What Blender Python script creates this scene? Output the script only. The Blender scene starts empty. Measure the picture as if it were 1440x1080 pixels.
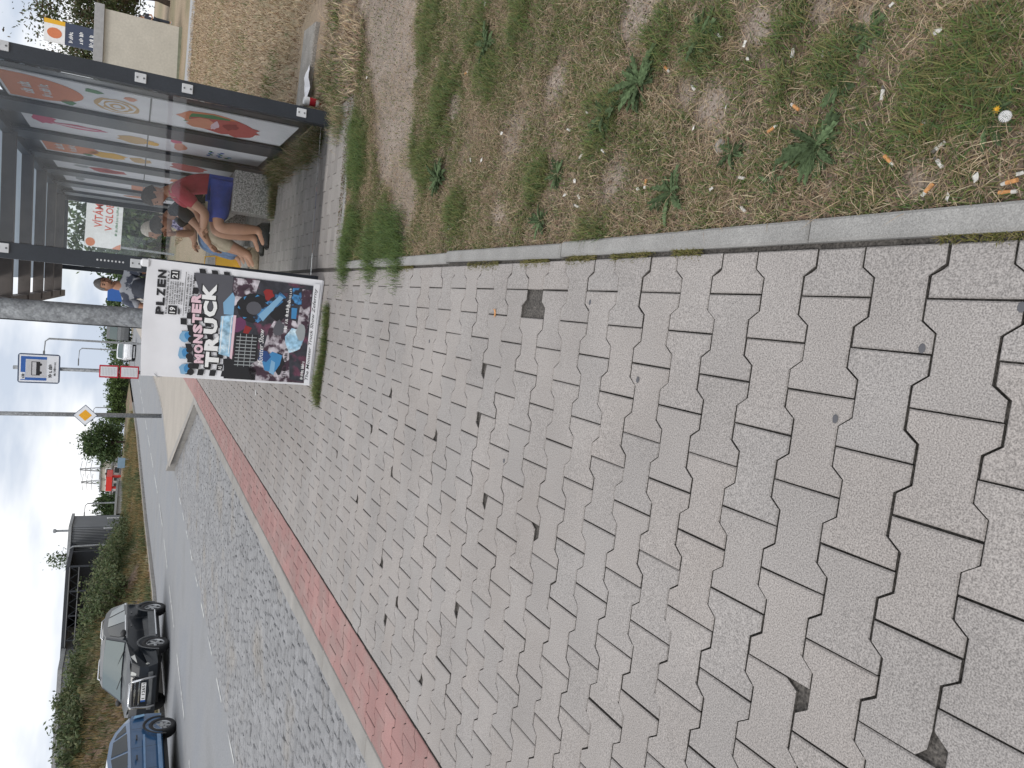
import bpy, bmesh, math, random
import numpy as np
from mathutils import Vector, Matrix
R = math.radians
rnd = random.Random(7)
nrs = np.random.RandomState(11)
sc = bpy.context.scene
col = sc.collection

# ------------------------------------------------------------------ camera
FPX, PITCH, ROLL, YAW, CH = 1000.9, 0.4944, -0.0713, -0.0938, 1.2536     # focal length in pixels of the 1440 px picture
def _axes():
    cp, sp = math.cos(PITCH), math.sin(PITCH)
    f, d, r = np.array([0, cp, -sp]), np.array([0, -sp, -cp]), np.array([1, 0, 0.])
    cy, sy = math.cos(YAW), math.sin(YAW)
    Z = np.array([[cy, sy, 0], [-sy, cy, 0], [0, 0, 1]])
    f, d, r = Z @ f, Z @ d, Z @ r
    c, q = math.cos(ROLL), math.sin(ROLL)
    return c*r + q*d, c*d - q*r, f
AR, AD, AF = _axes()
cam = bpy.data.cameras.new('camera'); cam_o = bpy.data.objects.new('camera', cam); col.objects.link(cam_o)
cam.sensor_width = 36; cam.lens = FPX/1440*36; cam.clip_start = 0.05; cam.clip_end = 6000
M = Matrix(((AD[0], AR[0], -AF[0]), (AD[1], AR[1], -AF[1]), (AD[2], AR[2], -AF[2]))).to_4x4()   # the phone was held sideways
M.translation = (0, 0, CH)
cam_o.matrix_world = M
sc.camera = cam_o
sc.render.resolution_x, sc.render.resolution_y = 1024, 768

# ------------------------------------------------------------------ sky, sun, exposure
SUN_EL, SUN_AZ = R(50), R(215)
w = bpy.data.worlds.new('World'); sc.world = w; w.use_nodes = True
nt = w.node_tree; nt.nodes.clear()
def N(t, **k):
    n = nt.nodes.new(t)
    for a, b in k.items(): setattr(n, a, b)
    return n
out = N('ShaderNodeOutputWorld'); bg = N('ShaderNodeBackground'); sky = N('ShaderNodeTexSky')
sky.sky_type = 'NISHITA'; sky.sun_disc = False; sky.sun_elevation = SUN_EL; sky.sun_rotation = SUN_AZ
sky.air_density = 1.0; sky.dust_density = 1.5
tc = N('ShaderNodeTexCoord'); mp = N('ShaderNodeMapping'); mp.inputs['Scale'].default_value = (1.0, 1.0, 2.6)
nz = N('ShaderNodeTexNoise'); nz.inputs['Scale'].default_value = 2.1; nz.inputs['Detail'].default_value = 6; nz.inputs['Roughness'].default_value = .5
nz2 = N('ShaderNodeTexNoise'); nz2.inputs['Scale'].default_value = 3.2; nz2.inputs['Detail'].default_value = 5
mp2 = N('ShaderNodeMapping'); mp2.inputs['Location'].default_value = (4.3, 1.7, .4); mp2.inputs['Scale'].default_value = (1, 1, 3.2)
ramp = N('ShaderNodeValToRGB'); ramp.color_ramp.elements[0].position = .26; ramp.color_ramp.elements[1].position = .40
cl = N('ShaderNodeValToRGB'); cl.color_ramp.elements[0].position = .36; cl.color_ramp.elements[1].position = .56
cl.color_ramp.elements[0].color = (.56, .63, .74, 1); cl.color_ramp.elements[1].color = (1.12, 1.12, 1.12, 1)
sm = N('ShaderNodeMix', data_type='RGBA', blend_type='MULTIPLY'); sm.inputs[0].default_value = 1; sm.inputs[7].default_value = (.1, .1, .1, 1)
mx = N('ShaderNodeMix', data_type='RGBA')
L = nt.links.new
L(tc.outputs['Generated'], mp.inputs[0]); L(mp.outputs[0], nz.inputs['Vector']); L(nz.outputs[0], ramp.inputs[0])
L(tc.outputs['Generated'], mp2.inputs[0]); L(mp2.outputs[0], nz2.inputs['Vector']); L(nz2.outputs[0], cl.inputs[0])
L(sky.outputs[0], sm.inputs[6]); L(ramp.outputs[0], mx.inputs[0]); L(sm.outputs[2], mx.inputs[6]); L(cl.outputs[0], mx.inputs[7])
L(mx.outputs[2], bg.inputs[0]); L(bg.outputs[0], out.inputs[0]); bg.inputs[1].default_value = 1.0
sun = bpy.data.lights.new('sun', 'SUN'); sun.energy = 1.1; sun.angle = R(14); sun.color = (1, .96, .9)
sun_o = bpy.data.objects.new('sun', sun); col.objects.link(sun_o)
dirv = Vector((math.sin(SUN_AZ)*math.cos(SUN_EL), math.cos(SUN_AZ)*math.cos(SUN_EL), math.sin(SUN_EL)))
sun_o.rotation_euler = (-dirv).to_track_quat('-Z', 'Y').to_euler(); sun_o.location = (0, 0, 30)
vs = sc.view_settings; vs.view_transform = 'Standard'; vs.look = 'None'; vs.gamma = 1; vs.exposure = 0.16; vs.use_curve_mapping = False

# ------------------------------------------------------------------ pixel helpers (a pixel gives a direction, the distance comes from the ground or a known plane)
def ray(x, y): return AF*FPX + AR*(1080-y-540) + AD*(x-720)
def gp(x, y, z=0.0):
    v = ray(x, y); t = (z-CH)/v[2]; return (v[0]*t, v[1]*t)
def gy(x, y, Y):
    v = ray(x, y); t = Y/v[1]; return (v[0]*t, Y, v[2]*t+CH)
def zg(y): return max(0.0, min(1.2, 0.018*(y-30)))        # the land rises gently beyond the bus stop
LEAN = -0.023                                              # the pavement has a slight cross fall: true verticals lean by this much

# ------------------------------------------------------------------ materials
MATS = {}
def mat(name, c, rough=.8, var=.12, vscale=6, fine=0, fscale=250, bump=0, bscale=120, metal=0, coat=0, obj_var=0, isl_var=0, c2=None, c2scale=2, c2pos=(.45, .62), attr=None, spec=.5, trans=0, tint=None):
    if name in MATS: return MATS[name]
    m = bpy.data.materials.new(name); m.use_nodes = True; t = m.node_tree; b = t.nodes['Principled BSDF']
    def n(ty, **k):
        q = t.nodes.new(ty)
        for a, v in k.items(): setattr(q, a, v)
        return q
    l = t.links.new
    co = n('ShaderNodeNewGeometry').outputs['Position'] if (obj_var or isl_var or var or fine or bump or c2) else None
    def noise(s, d=4):
        q = n('ShaderNodeTexNoise'); q.inputs['Scale'].default_value = s; q.inputs['Detail'].default_value = d; l(co, q.inputs['Vector']); return q.outputs[0]
    cur = None
    if attr:
        a = n('ShaderNodeAttribute'); a.attribute_name = attr; cur = a.outputs['Color']
    else:
        q = n('ShaderNodeRGB'); q.outputs[0].default_value = (*c, 1); cur = q.outputs[0]
    if c2:
        r_ = n('ShaderNodeValToRGB'); r_.color_ramp.elements[0].position, r_.color_ramp.elements[1].position = c2pos
        l(noise(c2scale, 6), r_.inputs[0]); x = n('ShaderNodeMix', data_type='RGBA'); l(r_.outputs[0], x.inputs[0]); l(cur, x.inputs[6]); x.inputs[7].default_value = (*c2, 1); cur = x.outputs[2]
    if tint:
        oi = n('ShaderNodeObjectInfo'); ge = n('ShaderNodeNewGeometry'); ad = n('ShaderNodeMath', operation='ADD'); l(oi.outputs['Random'], ad.inputs[0]); l(ge.outputs['Random Per Island'], ad.inputs[1])
        fr_ = n('ShaderNodeMath', operation='FRACT'); l(ad.outputs[0], fr_.inputs[0]); x = n('ShaderNodeMix', data_type='RGBA'); l(fr_.outputs[0], x.inputs[0]); l(cur, x.inputs[6]); x.inputs[7].default_value = (*tint, 1); cur = x.outputs[2]
    def mul(cur, val_socket, amt):
        mr = n('ShaderNodeMapRange'); l(val_socket, mr.inputs[0]); mr.inputs[1].default_value = .0; mr.inputs[2].default_value = 1.0
        mr.inputs[3].default_value = 1-amt; mr.inputs[4].default_value = 1+amt
        x = n('ShaderNodeVectorMath', operation='SCALE'); l(cur, x.inputs[0]); l(mr.outputs[0], x.inputs['Scale']); return x.outputs[0]
    if var:
        a = n('ShaderNodeMapRange'); l(noise(vscale), a.inputs[0]); a.inputs[1].default_value = .3; a.inputs[2].default_value = .7; cur = mul(cur, a.outputs[0], var)
    if fine:
        a = n('ShaderNodeMapRange'); l(noise(fscale, 2), a.inputs[0]); a.inputs[1].default_value = .3; a.inputs[2].default_value = .7; cur = mul(cur, a.outputs[0], fine)
    if obj_var:
        q = n('ShaderNodeObjectInfo'); cur = mul(cur, q.outputs['Random'], obj_var)
    if isl_var:
        q = n('ShaderNodeNewGeometry'); cur = mul(cur, q.outputs['Random Per Island'], isl_var)
    l(cur, b.inputs['Base Color'])
    b.inputs['Roughness'].default_value = rough; b.inputs['Metallic'].default_value = metal
    b.inputs['Specular IOR Level'].default_value = spec
    if coat: b.inputs['Coat Weight'].default_value = coat; b.inputs['Coat Roughness'].default_value = .05
    if trans:
        tl = n('ShaderNodeBsdfTranslucent'); l(cur, tl.inputs[0]); ms = n('ShaderNodeMixShader'); ms.inputs[0].default_value = trans
        l(b.outputs[0], ms.inputs[1]); l(tl.outputs[0], ms.inputs[2]); l(ms.outputs[0], t.nodes['Material Output'].inputs[0])
    if bump:
        bp = n('ShaderNodeBump'); bp.inputs['Strength'].default_value = bump; bp.inputs['Distance'].default_value = .004; l(noise(bscale, 3), bp.inputs['Height']); l(bp.outputs[0], b.inputs['Normal'])
    MATS[name] = m; return m
def glass_mat(name, tint, f0=.06):
    m = bpy.data.materials.new(name); m.use_nodes = True; t = m.node_tree; t.nodes.clear(); n = t.nodes.new
    o = n('ShaderNodeOutputMaterial'); tr = n('ShaderNodeBsdfTransparent'); gl = n('ShaderNodeBsdfGlossy'); fr = n('ShaderNodeFresnel'); mixs = n('ShaderNodeMixShader')
    tr.inputs[0].default_value = (*tint, 1); gl.inputs['Roughness'].default_value = .02; fr.inputs[0].default_value = 1.5; 
    t.links.new(fr.outputs[0], mixs.inputs[0]); t.links.new(tr.outputs[0], mixs.inputs[1]); t.links.new(gl.outputs[0], mixs.inputs[2]); t.links.new(mixs.outputs[0], o.inputs[0])
    MATS[name] = m; return m
def flat(name, c, rough=.7): return mat(name, c, rough, var=.05, vscale=9)

mat('paver_grey', (.315, .288, .272), .9, var=.10, vscale=2.2, fine=.42, fscale=330, bump=.5, bscale=330, obj_var=.035, isl_var=.035, c2=(.305, .276, .258), c2scale=3.2, tint=(.305, .285, .274))
mat('paver_red', (.315, .175, .163), .9, var=.10, vscale=3, fine=.25, fscale=300, bump=.3, bscale=350, obj_var=.09, isl_var=.08, c2=(.30, .195, .18), c2scale=4)
mat('paver_small', (.27, .25, .235), .9, var=.1, vscale=2, fine=.15, fscale=300, bump=.3, bscale=400, obj_var=.14, isl_var=.14)
mat('joint_bed', (.085, .077, .07), .95, var=.3, vscale=30, fine=.6, fscale=160, bump=1, bscale=160)
mat('kerb_concrete', (.295, .28, .262), .9, var=.12, vscale=5, fine=.12, fscale=300, bump=.3, bscale=300, obj_var=.06)
mat('edging_concrete', (.285, .278, .268), .92, var=.14, vscale=7, fine=.25, fscale=380, bump=.5, bscale=400, obj_var=.05)
mat('cobble', (.24, .24, .247), .8, var=.12, vscale=4, fine=.25, fscale=120, bump=.5, bscale=60, obj_var=.09, isl_var=.09, c2=(.255, .24, .225), c2scale=1.1, c2pos=(.55, .7))
mat('cobble_bed', (.09, .082, .072), .95, var=.3, vscale=5, fine=.4, fscale=60, c2=(.17, .13, .09), c2scale=1.5)
mat('asphalt', (.25, .254, .264), .85, var=.16, vscale=.5, fine=.22, fscale=90, bump=.4, bscale=90, c2=(.20, .208, .225), c2scale=.5)
mat('road_paint', (.58, .58, .57), .7, var=.2, vscale=8, c2=(.26, .265, .28), c2scale=9, c2pos=(.47, .62))
mat('soil', (.15, .112, .082), .95, var=.3, vscale=7, fine=.45, fscale=140, bump=1, bscale=120, c2=(.27, .215, .165), c2scale=2.3)
mat('path_soil', (.34, .28, .225), .95, var=.18, vscale=6, fine=.35, fscale=90, bump=.8, bscale=90, c2=(.26, .21, .165), c2scale=5)
mat('far_field', (.21, .155, .10), .95, var=.25, vscale=1.5, fine=.3, fscale=14, c2=(.13, .13, .055), c2scale=.35)
mat('footway', (.36, .325, .285), .9, var=.08, vscale=.8, fine=.12, fscale=25)
mat('grass', (.1, .1, .05), .7, var=0, attr='Col', trans=.25, spec=.2)
mat('leaf', (.1, .1, .05), .6, var=0, attr='Col', trans=.25, spec=.3)
mat('anthracite', (.022, .027, .036), .45, var=.15, vscale=4, fine=.1, fscale=90)
mat('dark_panel', (.018, .02, .026), .3, var=.1, vscale=3)
mat('steel', (.55, .56, .57), .4, var=.1, metal=.8)
mat('galvanised', (.30, .315, .33), .6, var=.25, vscale=14, fine=.25, fscale=70, metal=.25, c2=(.21, .22, .235), c2scale=25)
mat('white_plate', (.55, .56, .58), .5)
mat('terrazzo', (.30, .29, .275), .75, var=.05, fine=.75, fscale=75, bump=.3, bscale=90)
mat('brown_beam', (.105, .092, .085), .6, var=.2)
glass_mat('shelter_glass', (.965, .98, .985))
mat('car_glass', (.015, .02, .022), .08, var=0, spec=.4)
mat('windscreen', (.07, .10, .10), .05, var=0, coat=1)
mat('rubber', (.018, .018, .02), .8)
mat('chrome', (.65, .66, .68), .22, metal=1)
mat('alloy', (.42, .43, .44), .35, metal=.7)
mat('black_plastic', (.025, .025, .027), .55)
mat('grey_plastic', (.12, .125, .13), .6)
mat('suv_paint', (.012, .016, .022), .4, var=.05, coat=.35, spec=.35)
mat('blue_paint', (.035, .105, .225), .3, var=.05, coat=1)
mat('white_paint', (.75, .76, .78), .3, coat=.6)
mat('headlamp', (.62, .62, .58), .15, coat=1)
mat('paper', (.72, .72, .75), .6, var=.05, vscale=5)
mat('skin', (.42, .225, .145), .55, var=.1, vscale=9)
mat('bark', (.07, .052, .04), .9, var=.3, vscale=5)
def M_(n): return MATS[n]

# ------------------------------------------------------------------ mesh builder and tagging
class MB:
    def __init__(s): s.v = []; s.f = []; s.m = []; s.cm = 0
    def add(s, v, f, T=None):
        o = len(s.v)
        if T is not None: v = [tuple(T @ Vector(p)) for p in v]
        s.v += [tuple(p) for p in v]; s.f += [tuple(i+o for i in q) for q in f]; s.m += [s.cm]*len(f); return s
    def addq(s, v, f, T):
        o = len(s.v); s.v += [tuple(T @ p) for p in v]; s.f += [tuple(i+o for i in q) for q in f]
    def box(s, x0, x1, y0, y1, z0, z1, T=None, bev=0):
        if bev:
            b = bev; v = []
            for z, i in ((z0, b), (z0+b, 0), (z1-b, 0), (z1, b)):
                for (x, y) in ((x0+i, y0+i), (x1-i, y0+i), (x1-i, y1-i), (x0+i, y1-i)): v.append((x, y, z))
            f = [(3, 2, 1, 0), (12, 13, 14, 15)]
            for k in range(3):
                for j in range(4): a = k*4+j; c = k*4+(j+1) % 4; f.append((a, c, c+4, a+4))
            return s.add(v, f, T)
        v = [(x0, y0, z0), (x1, y0, z0), (x1, y1, z0), (x0, y1, z0), (x0, y0, z1), (x1, y0, z1), (x1, y1, z1), (x0, y1, z1)]
        return s.add(v, [(3, 2, 1, 0), (4, 5, 6, 7), (0, 1, 5, 4), (1, 2, 6, 5), (2, 3, 7, 6), (3, 0, 4, 7)], T)
    def tube(s, pts, rads, n=10, cap=True, T=None):
        pts = [Vector(p) for p in pts]
        if not isinstance(rads, (list, tuple)): rads = [rads]*len(pts)
        v = []; f = []
        for i, p in enumerate(pts):
            d = (pts[min(i+1, len(pts)-1)]-pts[max(i-1, 0)]).normalized()
            a = Vector((0, 0, 1)) if abs(d.z) < .9 else Vector((1, 0, 0))
            u = d.cross(a).normalized(); w_ = d.cross(u)
            for k in range(n):
                t = 2*math.pi*k/n; v.append(p+(u*math.cos(t)+w_*math.sin(t))*rads[i])
        for i in range(len(pts)-1):
            for k in range(n): f.append((i*n+k, i*n+(k+1) % n, (i+1)*n+(k+1) % n, (i+1)*n+k))
        if cap: f.append(tuple(range(n))[::-1]); f.append(tuple((len(pts)-1)*n+k for k in range(n)))
        return s.add(v, f, T)
    def prism(s, poly, z0, z1, T=None):
        n = len(poly); v = [(x, y, z0) for x, y in poly]+[(x, y, z1) for x, y in poly]
        return s.add(v, [tuple(range(n))[::-1], tuple(range(n, 2*n))]+[(i, (i+1) % n, n+(i+1) % n, n+i) for i in range(n)], T)
    def lathe(s, prof, n=20, T=None):                       # profile (r, z) about Z
        v = []; f = []
        for r_, z in prof:
            for k in range(n): t = 2*math.pi*k/n; v.append((r_*math.cos(t), r_*math.sin(t), z))
        for i in range(len(prof)-1):
            for k in range(n): f.append((i*n+k, i*n+(k+1) % n, (i+1)*n+(k+1) % n, (i+1)*n+k))
        return s.add(v, f, T)
    def ball(s, c, r, n=10, m=7):
        if not isinstance(r, (tuple, list)): r = (r, r, r)
        v = []; f = []
        for i in range(m+1):
            a = math.pi*i/m
            for k in range(n): t = 2*math.pi*k/n; v.append((c[0]+r[0]*math.sin(a)*math.cos(t), c[1]+r[1]*math.sin(a)*math.sin(t), c[2]+r[2]*math.cos(a)))
        for i in range(m):
            for k in range(n): f.append((i*n+k, (i+1)*n+k, (i+1)*n+(k+1) % n, i*n+(k+1) % n))
        return s.add(v, f)
    def mesh(s, name, mats, smooth=False):
        me = bpy.data.meshes.new(name); me.from_pydata(s.v, [], s.f)
        for m in (mats if isinstance(mats, (list, tuple)) else [mats]): me.materials.append(MATS[m] if isinstance(m, str) else m)
        if any(s.m): me.polygons.foreach_set('material_index', s.m)
        if smooth: me.polygons.foreach_set('use_smooth', [True]*len(me.polygons))
        me.update(); return me
    def build(s, name, mats, parent=None, smooth=False):
        o = bpy.data.objects.new(name, s.mesh(name, mats, smooth)); col.objects.link(o)
        if parent is not None: o.parent = parent
        return o
def tag(o, label=None, cat=None, group=None, kind=None):
    if label: o['label'] = label
    if cat: o['category'] = cat
    if group: o['group'] = group
    if kind: o['kind'] = kind
    return o
def empty(name, loc, rz=0, lean=False):
    o = bpy.data.objects.new(name, None); col.objects.link(o); o.location = loc; o.rotation_euler = (0, LEAN if lean else 0, rz); o.empty_display_size = .1; return o
def inst(me, name, loc, parent=None, rz=0, rot=None, s=1):
    o = bpy.data.objects.new(name, me); col.objects.link(o); o.location = loc; o.rotation_euler = rot or (0, 0, rz); o.scale = (s, s, s) if not isinstance(s, tuple) else s
    if parent is not None: o.parent = parent
    return o
def copy_tree(o, parent=None):
    c = o.copy(); col.objects.link(c); c.parent = parent
    for ch in o.children: copy_tree(ch, c)
    return c
def fast_mesh(name, V, F, mats, cols=None, smooth=False):        # numpy arrays: V (n,3); F (m,k); one colour per vertex
    me = bpy.data.meshes.new(name); n, (m, k) = len(V), F.shape
    me.vertices.add(n); me.vertices.foreach_set('co', np.asarray(V, np.float32).ravel())
    me.loops.add(m*k); me.loops.foreach_set('vertex_index', F.astype(np.int32).ravel())
    me.polygons.add(m); me.polygons.foreach_set('loop_start', np.arange(0, m*k, k, dtype=np.int32))
    try: me.polygons.foreach_set('loop_total', np.full(m, k, np.int32))
    except Exception: pass
    me.update(calc_edges=True)
    for q in (mats if isinstance(mats, (list, tuple)) else [mats]): me.materials.append(MATS[q])
    if cols is not None:
        a = me.color_attributes.new('Col', 'FLOAT_COLOR', 'POINT'); a.data.foreach_set('color', np.c_[cols, np.ones(n)].astype(np.float32).ravel())
    if smooth: me.polygons.foreach_set('use_smooth', [True]*m)
    me.validate(); return me
def text2d(s, size=1.0, bold=0.0, shear=0.0, sx=1.0):          # (verts, faces, width, height) of flat lettering, origin bottom left
    cu = bpy.data.curves.new('t', 'FONT'); cu.body = s; cu.size = size; cu.offset = bold; cu.shear = shear; cu.resolution_u = 2; cu.fill_mode = 'FRONT'
    o = bpy.data.objects.new('t', cu); col.objects.link(o)
    dg = bpy.context.evaluated_depsgraph_get(); me = bpy.data.meshes.new_from_object(o.evaluated_get(dg))
    v = [tuple(p.co) for p in me.vertices]; f = [tuple(p.vertices) for p in me.polygons]
    bpy.data.objects.remove(o); bpy.data.meshes.remove(me); bpy.data.curves.remove(cu)
    if not v: return v, f, 0, 0
    x0 = min(p[0] for p in v); y0 = min(p[1] for p in v); wd = max(p[0] for p in v)-x0; ht = max(p[1] for p in v)-y0
    return [((p[0]-x0)*sx, p[1]-y0, 0) for p in v], f, wd*sx, ht
class Print:                                                    # flat print on a plane: O origin, U right, V down, Nn normal; all metres
    def __init__(s, O, U, V, Nn): s.O, s.U, s.V, s.N = Vector(O), Vector(U).normalized(), Vector(V).normalized(), Vector(Nn).normalized()
    def pt(s, u, v, h): return tuple(s.O+s.U*u+s.V*v+s.N*h)
    def poly(s, mb, pts, h=.002):
        mb.add([s.pt(u, v, h) for u, v in pts], [tuple(range(len(pts)))]); return mb
    def rect(s, mb, u0, u1, v0, v1, h=.002): return s.poly(mb, [(u0, v0), (u1, v0), (u1, v1), (u0, v1)], h)
    def text(s, mb, st, u0, u1, v0, v1, h=.003, bold=0., shear=0., rot=0.):   # fitted into the box
        V, F, wd, ht = text2d(st, 1., bold, shear)
        if not V: return mb
        ax, ay = (u1-u0)/wd, (v1-v0)/ht
        mb.add([s.pt(u0+p[0]*ax, v1-p[1]*ay+rot*(p[0]*ax), h) for p in V], F); return mb
# value noise
_tab = nrs.rand(256, 256)
def vnoise(x, y):
    x = np.asarray(x, float); y = np.asarray(y, float); xi = np.floor(x).astype(int); yi = np.floor(y).astype(int); fx, fy = x-xi, y-yi
    fx = fx*fx*(3-2*fx); fy = fy*fy*(3-2*fy); a = _tab[xi % 256, yi % 256]; b = _tab[(xi+1) % 256, yi % 256]; c = _tab[xi % 256, (yi+1) % 256]; d = _tab[(xi+1) % 256, (yi+1) % 256]
    return (a*(1-fx)+b*fx)*(1-fy)+(c*(1-fx)+d*fx)*fy
def fbm(x, y, o=4): return sum(vnoise(x*2**i+17*i, y*2**i+9*i)*.5**i for i in range(o))/sum(.5**i for i in range(o))
# ================================================================== GROUND, ROAD, PAVEMENT
def strip(name, ys, xa, xb, za, zb, m, kind='structure', nx=1):
    V = []; F = []
    for y in ys:
        for k in range(nx+1):
            t = k/nx; V.append((xa(y)*(1-t)+xb(y)*t, y, za(y)*(1-t)+zb(y)*t))
    for i in range(len(ys)-1):
        for k in range(nx): a = i*(nx+1)+k; F.append((a+nx+1, a+nx+2, a+1, a))
    mb = MB(); mb.v = V; mb.f = [f[::-1] for f in F]; mb.m = [0]*len(F)
    # face up
    o = mb.build(name, m)
    if kind: o['kind'] = kind
    return o
def lerp(pts):
    xs = [p[0] for p in pts]; vs_ = [p[1] for p in pts]
    return lambda y: float(np.interp(y, xs, vs_))
ysF = [-30, 0, 30, 40, 50, 60, 70, 80, 97, 150, 400, 1000, 3000]
strip('ground', ysF, lambda y: -2500, lambda y: 2500, lambda y: -.5+zg(y), lambda y: -.5+zg(y), 'far_field')
near_e = lerp([(-20, -5.75), (22, -5.75), (26, -5.3), (33, -4.7), (60, -4.4), (100, -5), (400, -30)])
far_e = lerp([(-20, -11.9), (40, -12.0), (60, -11.4), (100, -12), (400, -40)])
ysR = [-20+2*i for i in range(60)]+[100, 110, 130, 160, 200, 260, 400]
zr = lambda y: -.25+zg(y)
road = strip('road', ysR, far_e, near_e, zr, zr, 'asphalt', nx=6)
def dashes(name, fx, y0, y1, step, ln, wd):
    mb = MB(); y = y0
    while y < y1:
        a, b = y, y+ln; mb.add([(fx(a)-wd/2, a, zr(a)+.005), (fx(a)+wd/2, a, zr(a)+.005), (fx(b)+wd/2, b, zr(b)+.005), (fx(b)-wd/2, b, zr(b)+.005)], [(0, 1, 2, 3)]); y += step
    return mb
mb = dashes('', lambda y: -9.05 if y < 30 else -9.05+.02*(y-30), 2, 90, 4.5, 3.0, .09)
d2 = dashes('', lambda y: near_e(y)-.2, 3, 26, 1.5, .7, .05); mb.add(d2.v, d2.f)
pm = mb.build('road_marking', 'road_paint', road)
# far kerb of the road
fk = empty('far_kerb', (0, 0, 0)); tag(fk, kind='structure')
for i in range(70):
    y0 = 8+i*1.0; mb = MB(); mb.box(-.14, 0, -.49, .49, -.2, .13, bev=.012); o = mb.build('kerb_stone', 'kerb_concrete', fk); o.location = (far_e(y0)-.01, y0, zr(y0)); 
# --- footway beyond the bay, and island (plain at that distance)
foot = MB()
FPOLY = [(-2.43, 16.2), (-5.45, 23.6), (-5.15, 26.2), (-4.65, 33), (-4.35, 60), (-4.9, 100), (-2.4, 100), (-2.2, 60), (-1.87, 33), (.28, 33), (.28, 16.2)]
def zfoot(x, y): return zg(y)-.003
fy = [16.2+.5*i for i in range(34)]+[34+3*i for i in range(23)]
fl_ = lerp([(16.2, -2.44), (23.4, -5.5), (26, -5.2), (33, -4.6), (60, -4.3), (101, -4.9)])
strip('footway', fy, fl_, lambda y: .28, lambda y: zg(y)-.004, lambda y: zg(y)-.004, 'footway', nx=3)

# --- bone pavers
PX0, PY0, RP, HA = .2330, 1.5409, .1375, .0275
def bone(kind='full', brk=None):
    g = .0018; hl = .1-g; gy_ = .0020; wd = (RP+HA)/2-gy_; ws = (RP-HA)/2-gy_
    top = [(hl, wd), (.062, wd), (.041, ws), (-.041, ws), (-.062, wd), (-hl, wd)]
    if kind == 'half':  # right half only, flat end in the middle
        up = [(hl, wd), (.062, wd), (.041, ws), (g, ws)]; pts = up+[(x, -y) for x, y in up[::-1]]
    else:
        pts = top+[(x, -y) for x, y in top[::-1]]
    if brk is not None and kind == 'full':
        sx, sy = [(1, 1), (-1, 1), (-1, -1), (1, -1)][brk]; new = []
        for p in pts:
            if abs(p[0]-sx*hl) < 1e-6 and p[1]*sy > 0: new.append((sx*hl, sy*(ws-.010-.006*brk)))
            elif abs(p[0]-sx*.062) < 1e-6 and p[1]*sy > 0: new.append((sx*(.070+.004*brk), sy*(ws-.004+.004*(brk % 2))))
            else: new.append(p)
        pts = new
    if brk == 'hole' and kind == 'full': pass
    n = len(pts); b = .0032
    ctr = (.05, 0) if kind == 'half' else (0, 0)
    def ins(p): return (p[0]-math.copysign(b, p[0]-ctr[0]), p[1]-math.copysign(b, p[1]))
    V = [(*ins(p), 0) for p in pts]+[(p[0], p[1], -.0035) for p in pts]+[(p[0], p[1], -.032) for p in pts]
    mb = MB()
    if n == 12: Ft = [(0, 1, 2, 9, 10, 11), (2, 3, 8, 9), (3, 4, 5, 6, 7, 8)]
    else: Ft = [tuple(range(n))]
    F = Ft+[(i, n+i, n+(i+1) % n, (i+1) % n) for i in range(n)]+[(n+i, 2*n+i, 2*n+(i+1) % n, n+(i+1) % n) for i in range(n)]
    mb.add(V, F); mb.m = [0]*(len(Ft)+n)+[1]*n; return mb
def up_fix(me):
    bm = bmesh.new(); bm.from_mesh(me); bmesh.ops.recalc_face_normals(bm, faces=bm.faces); 
    if sum(f.normal.z*f.calc_area() for f in bm.faces) < 0: bmesh.ops.reverse_faces(bm, faces=bm.faces)
    bm.to_mesh(me); bm.free(); return me
CHIPS = [gp(*q) for q in [(545, 550), (612, 615), (553, 660), (675, 605), (681, 540), (685, 700), (683, 750), (752, 747), (645, 865), (643, 912), (538, 775), (543, 880), (1123, 980), (1300, 1065), (745, 800), (560, 830), (500, 700), (470, 640), (590, 960), (520, 620)]]
HOLE = gp(752, 437)
def in_view(x, y, z=0, mg=40):
    v = np.array([x, y, z-CH]); d = v@AF
    if d < .1: return False
    px_, py_ = (v@AD)/d*FPX+720, 540-(v@AR)/d*FPX
    return -mg < px_ < 1440+mg and -mg < py_ < 1080+mg
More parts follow.
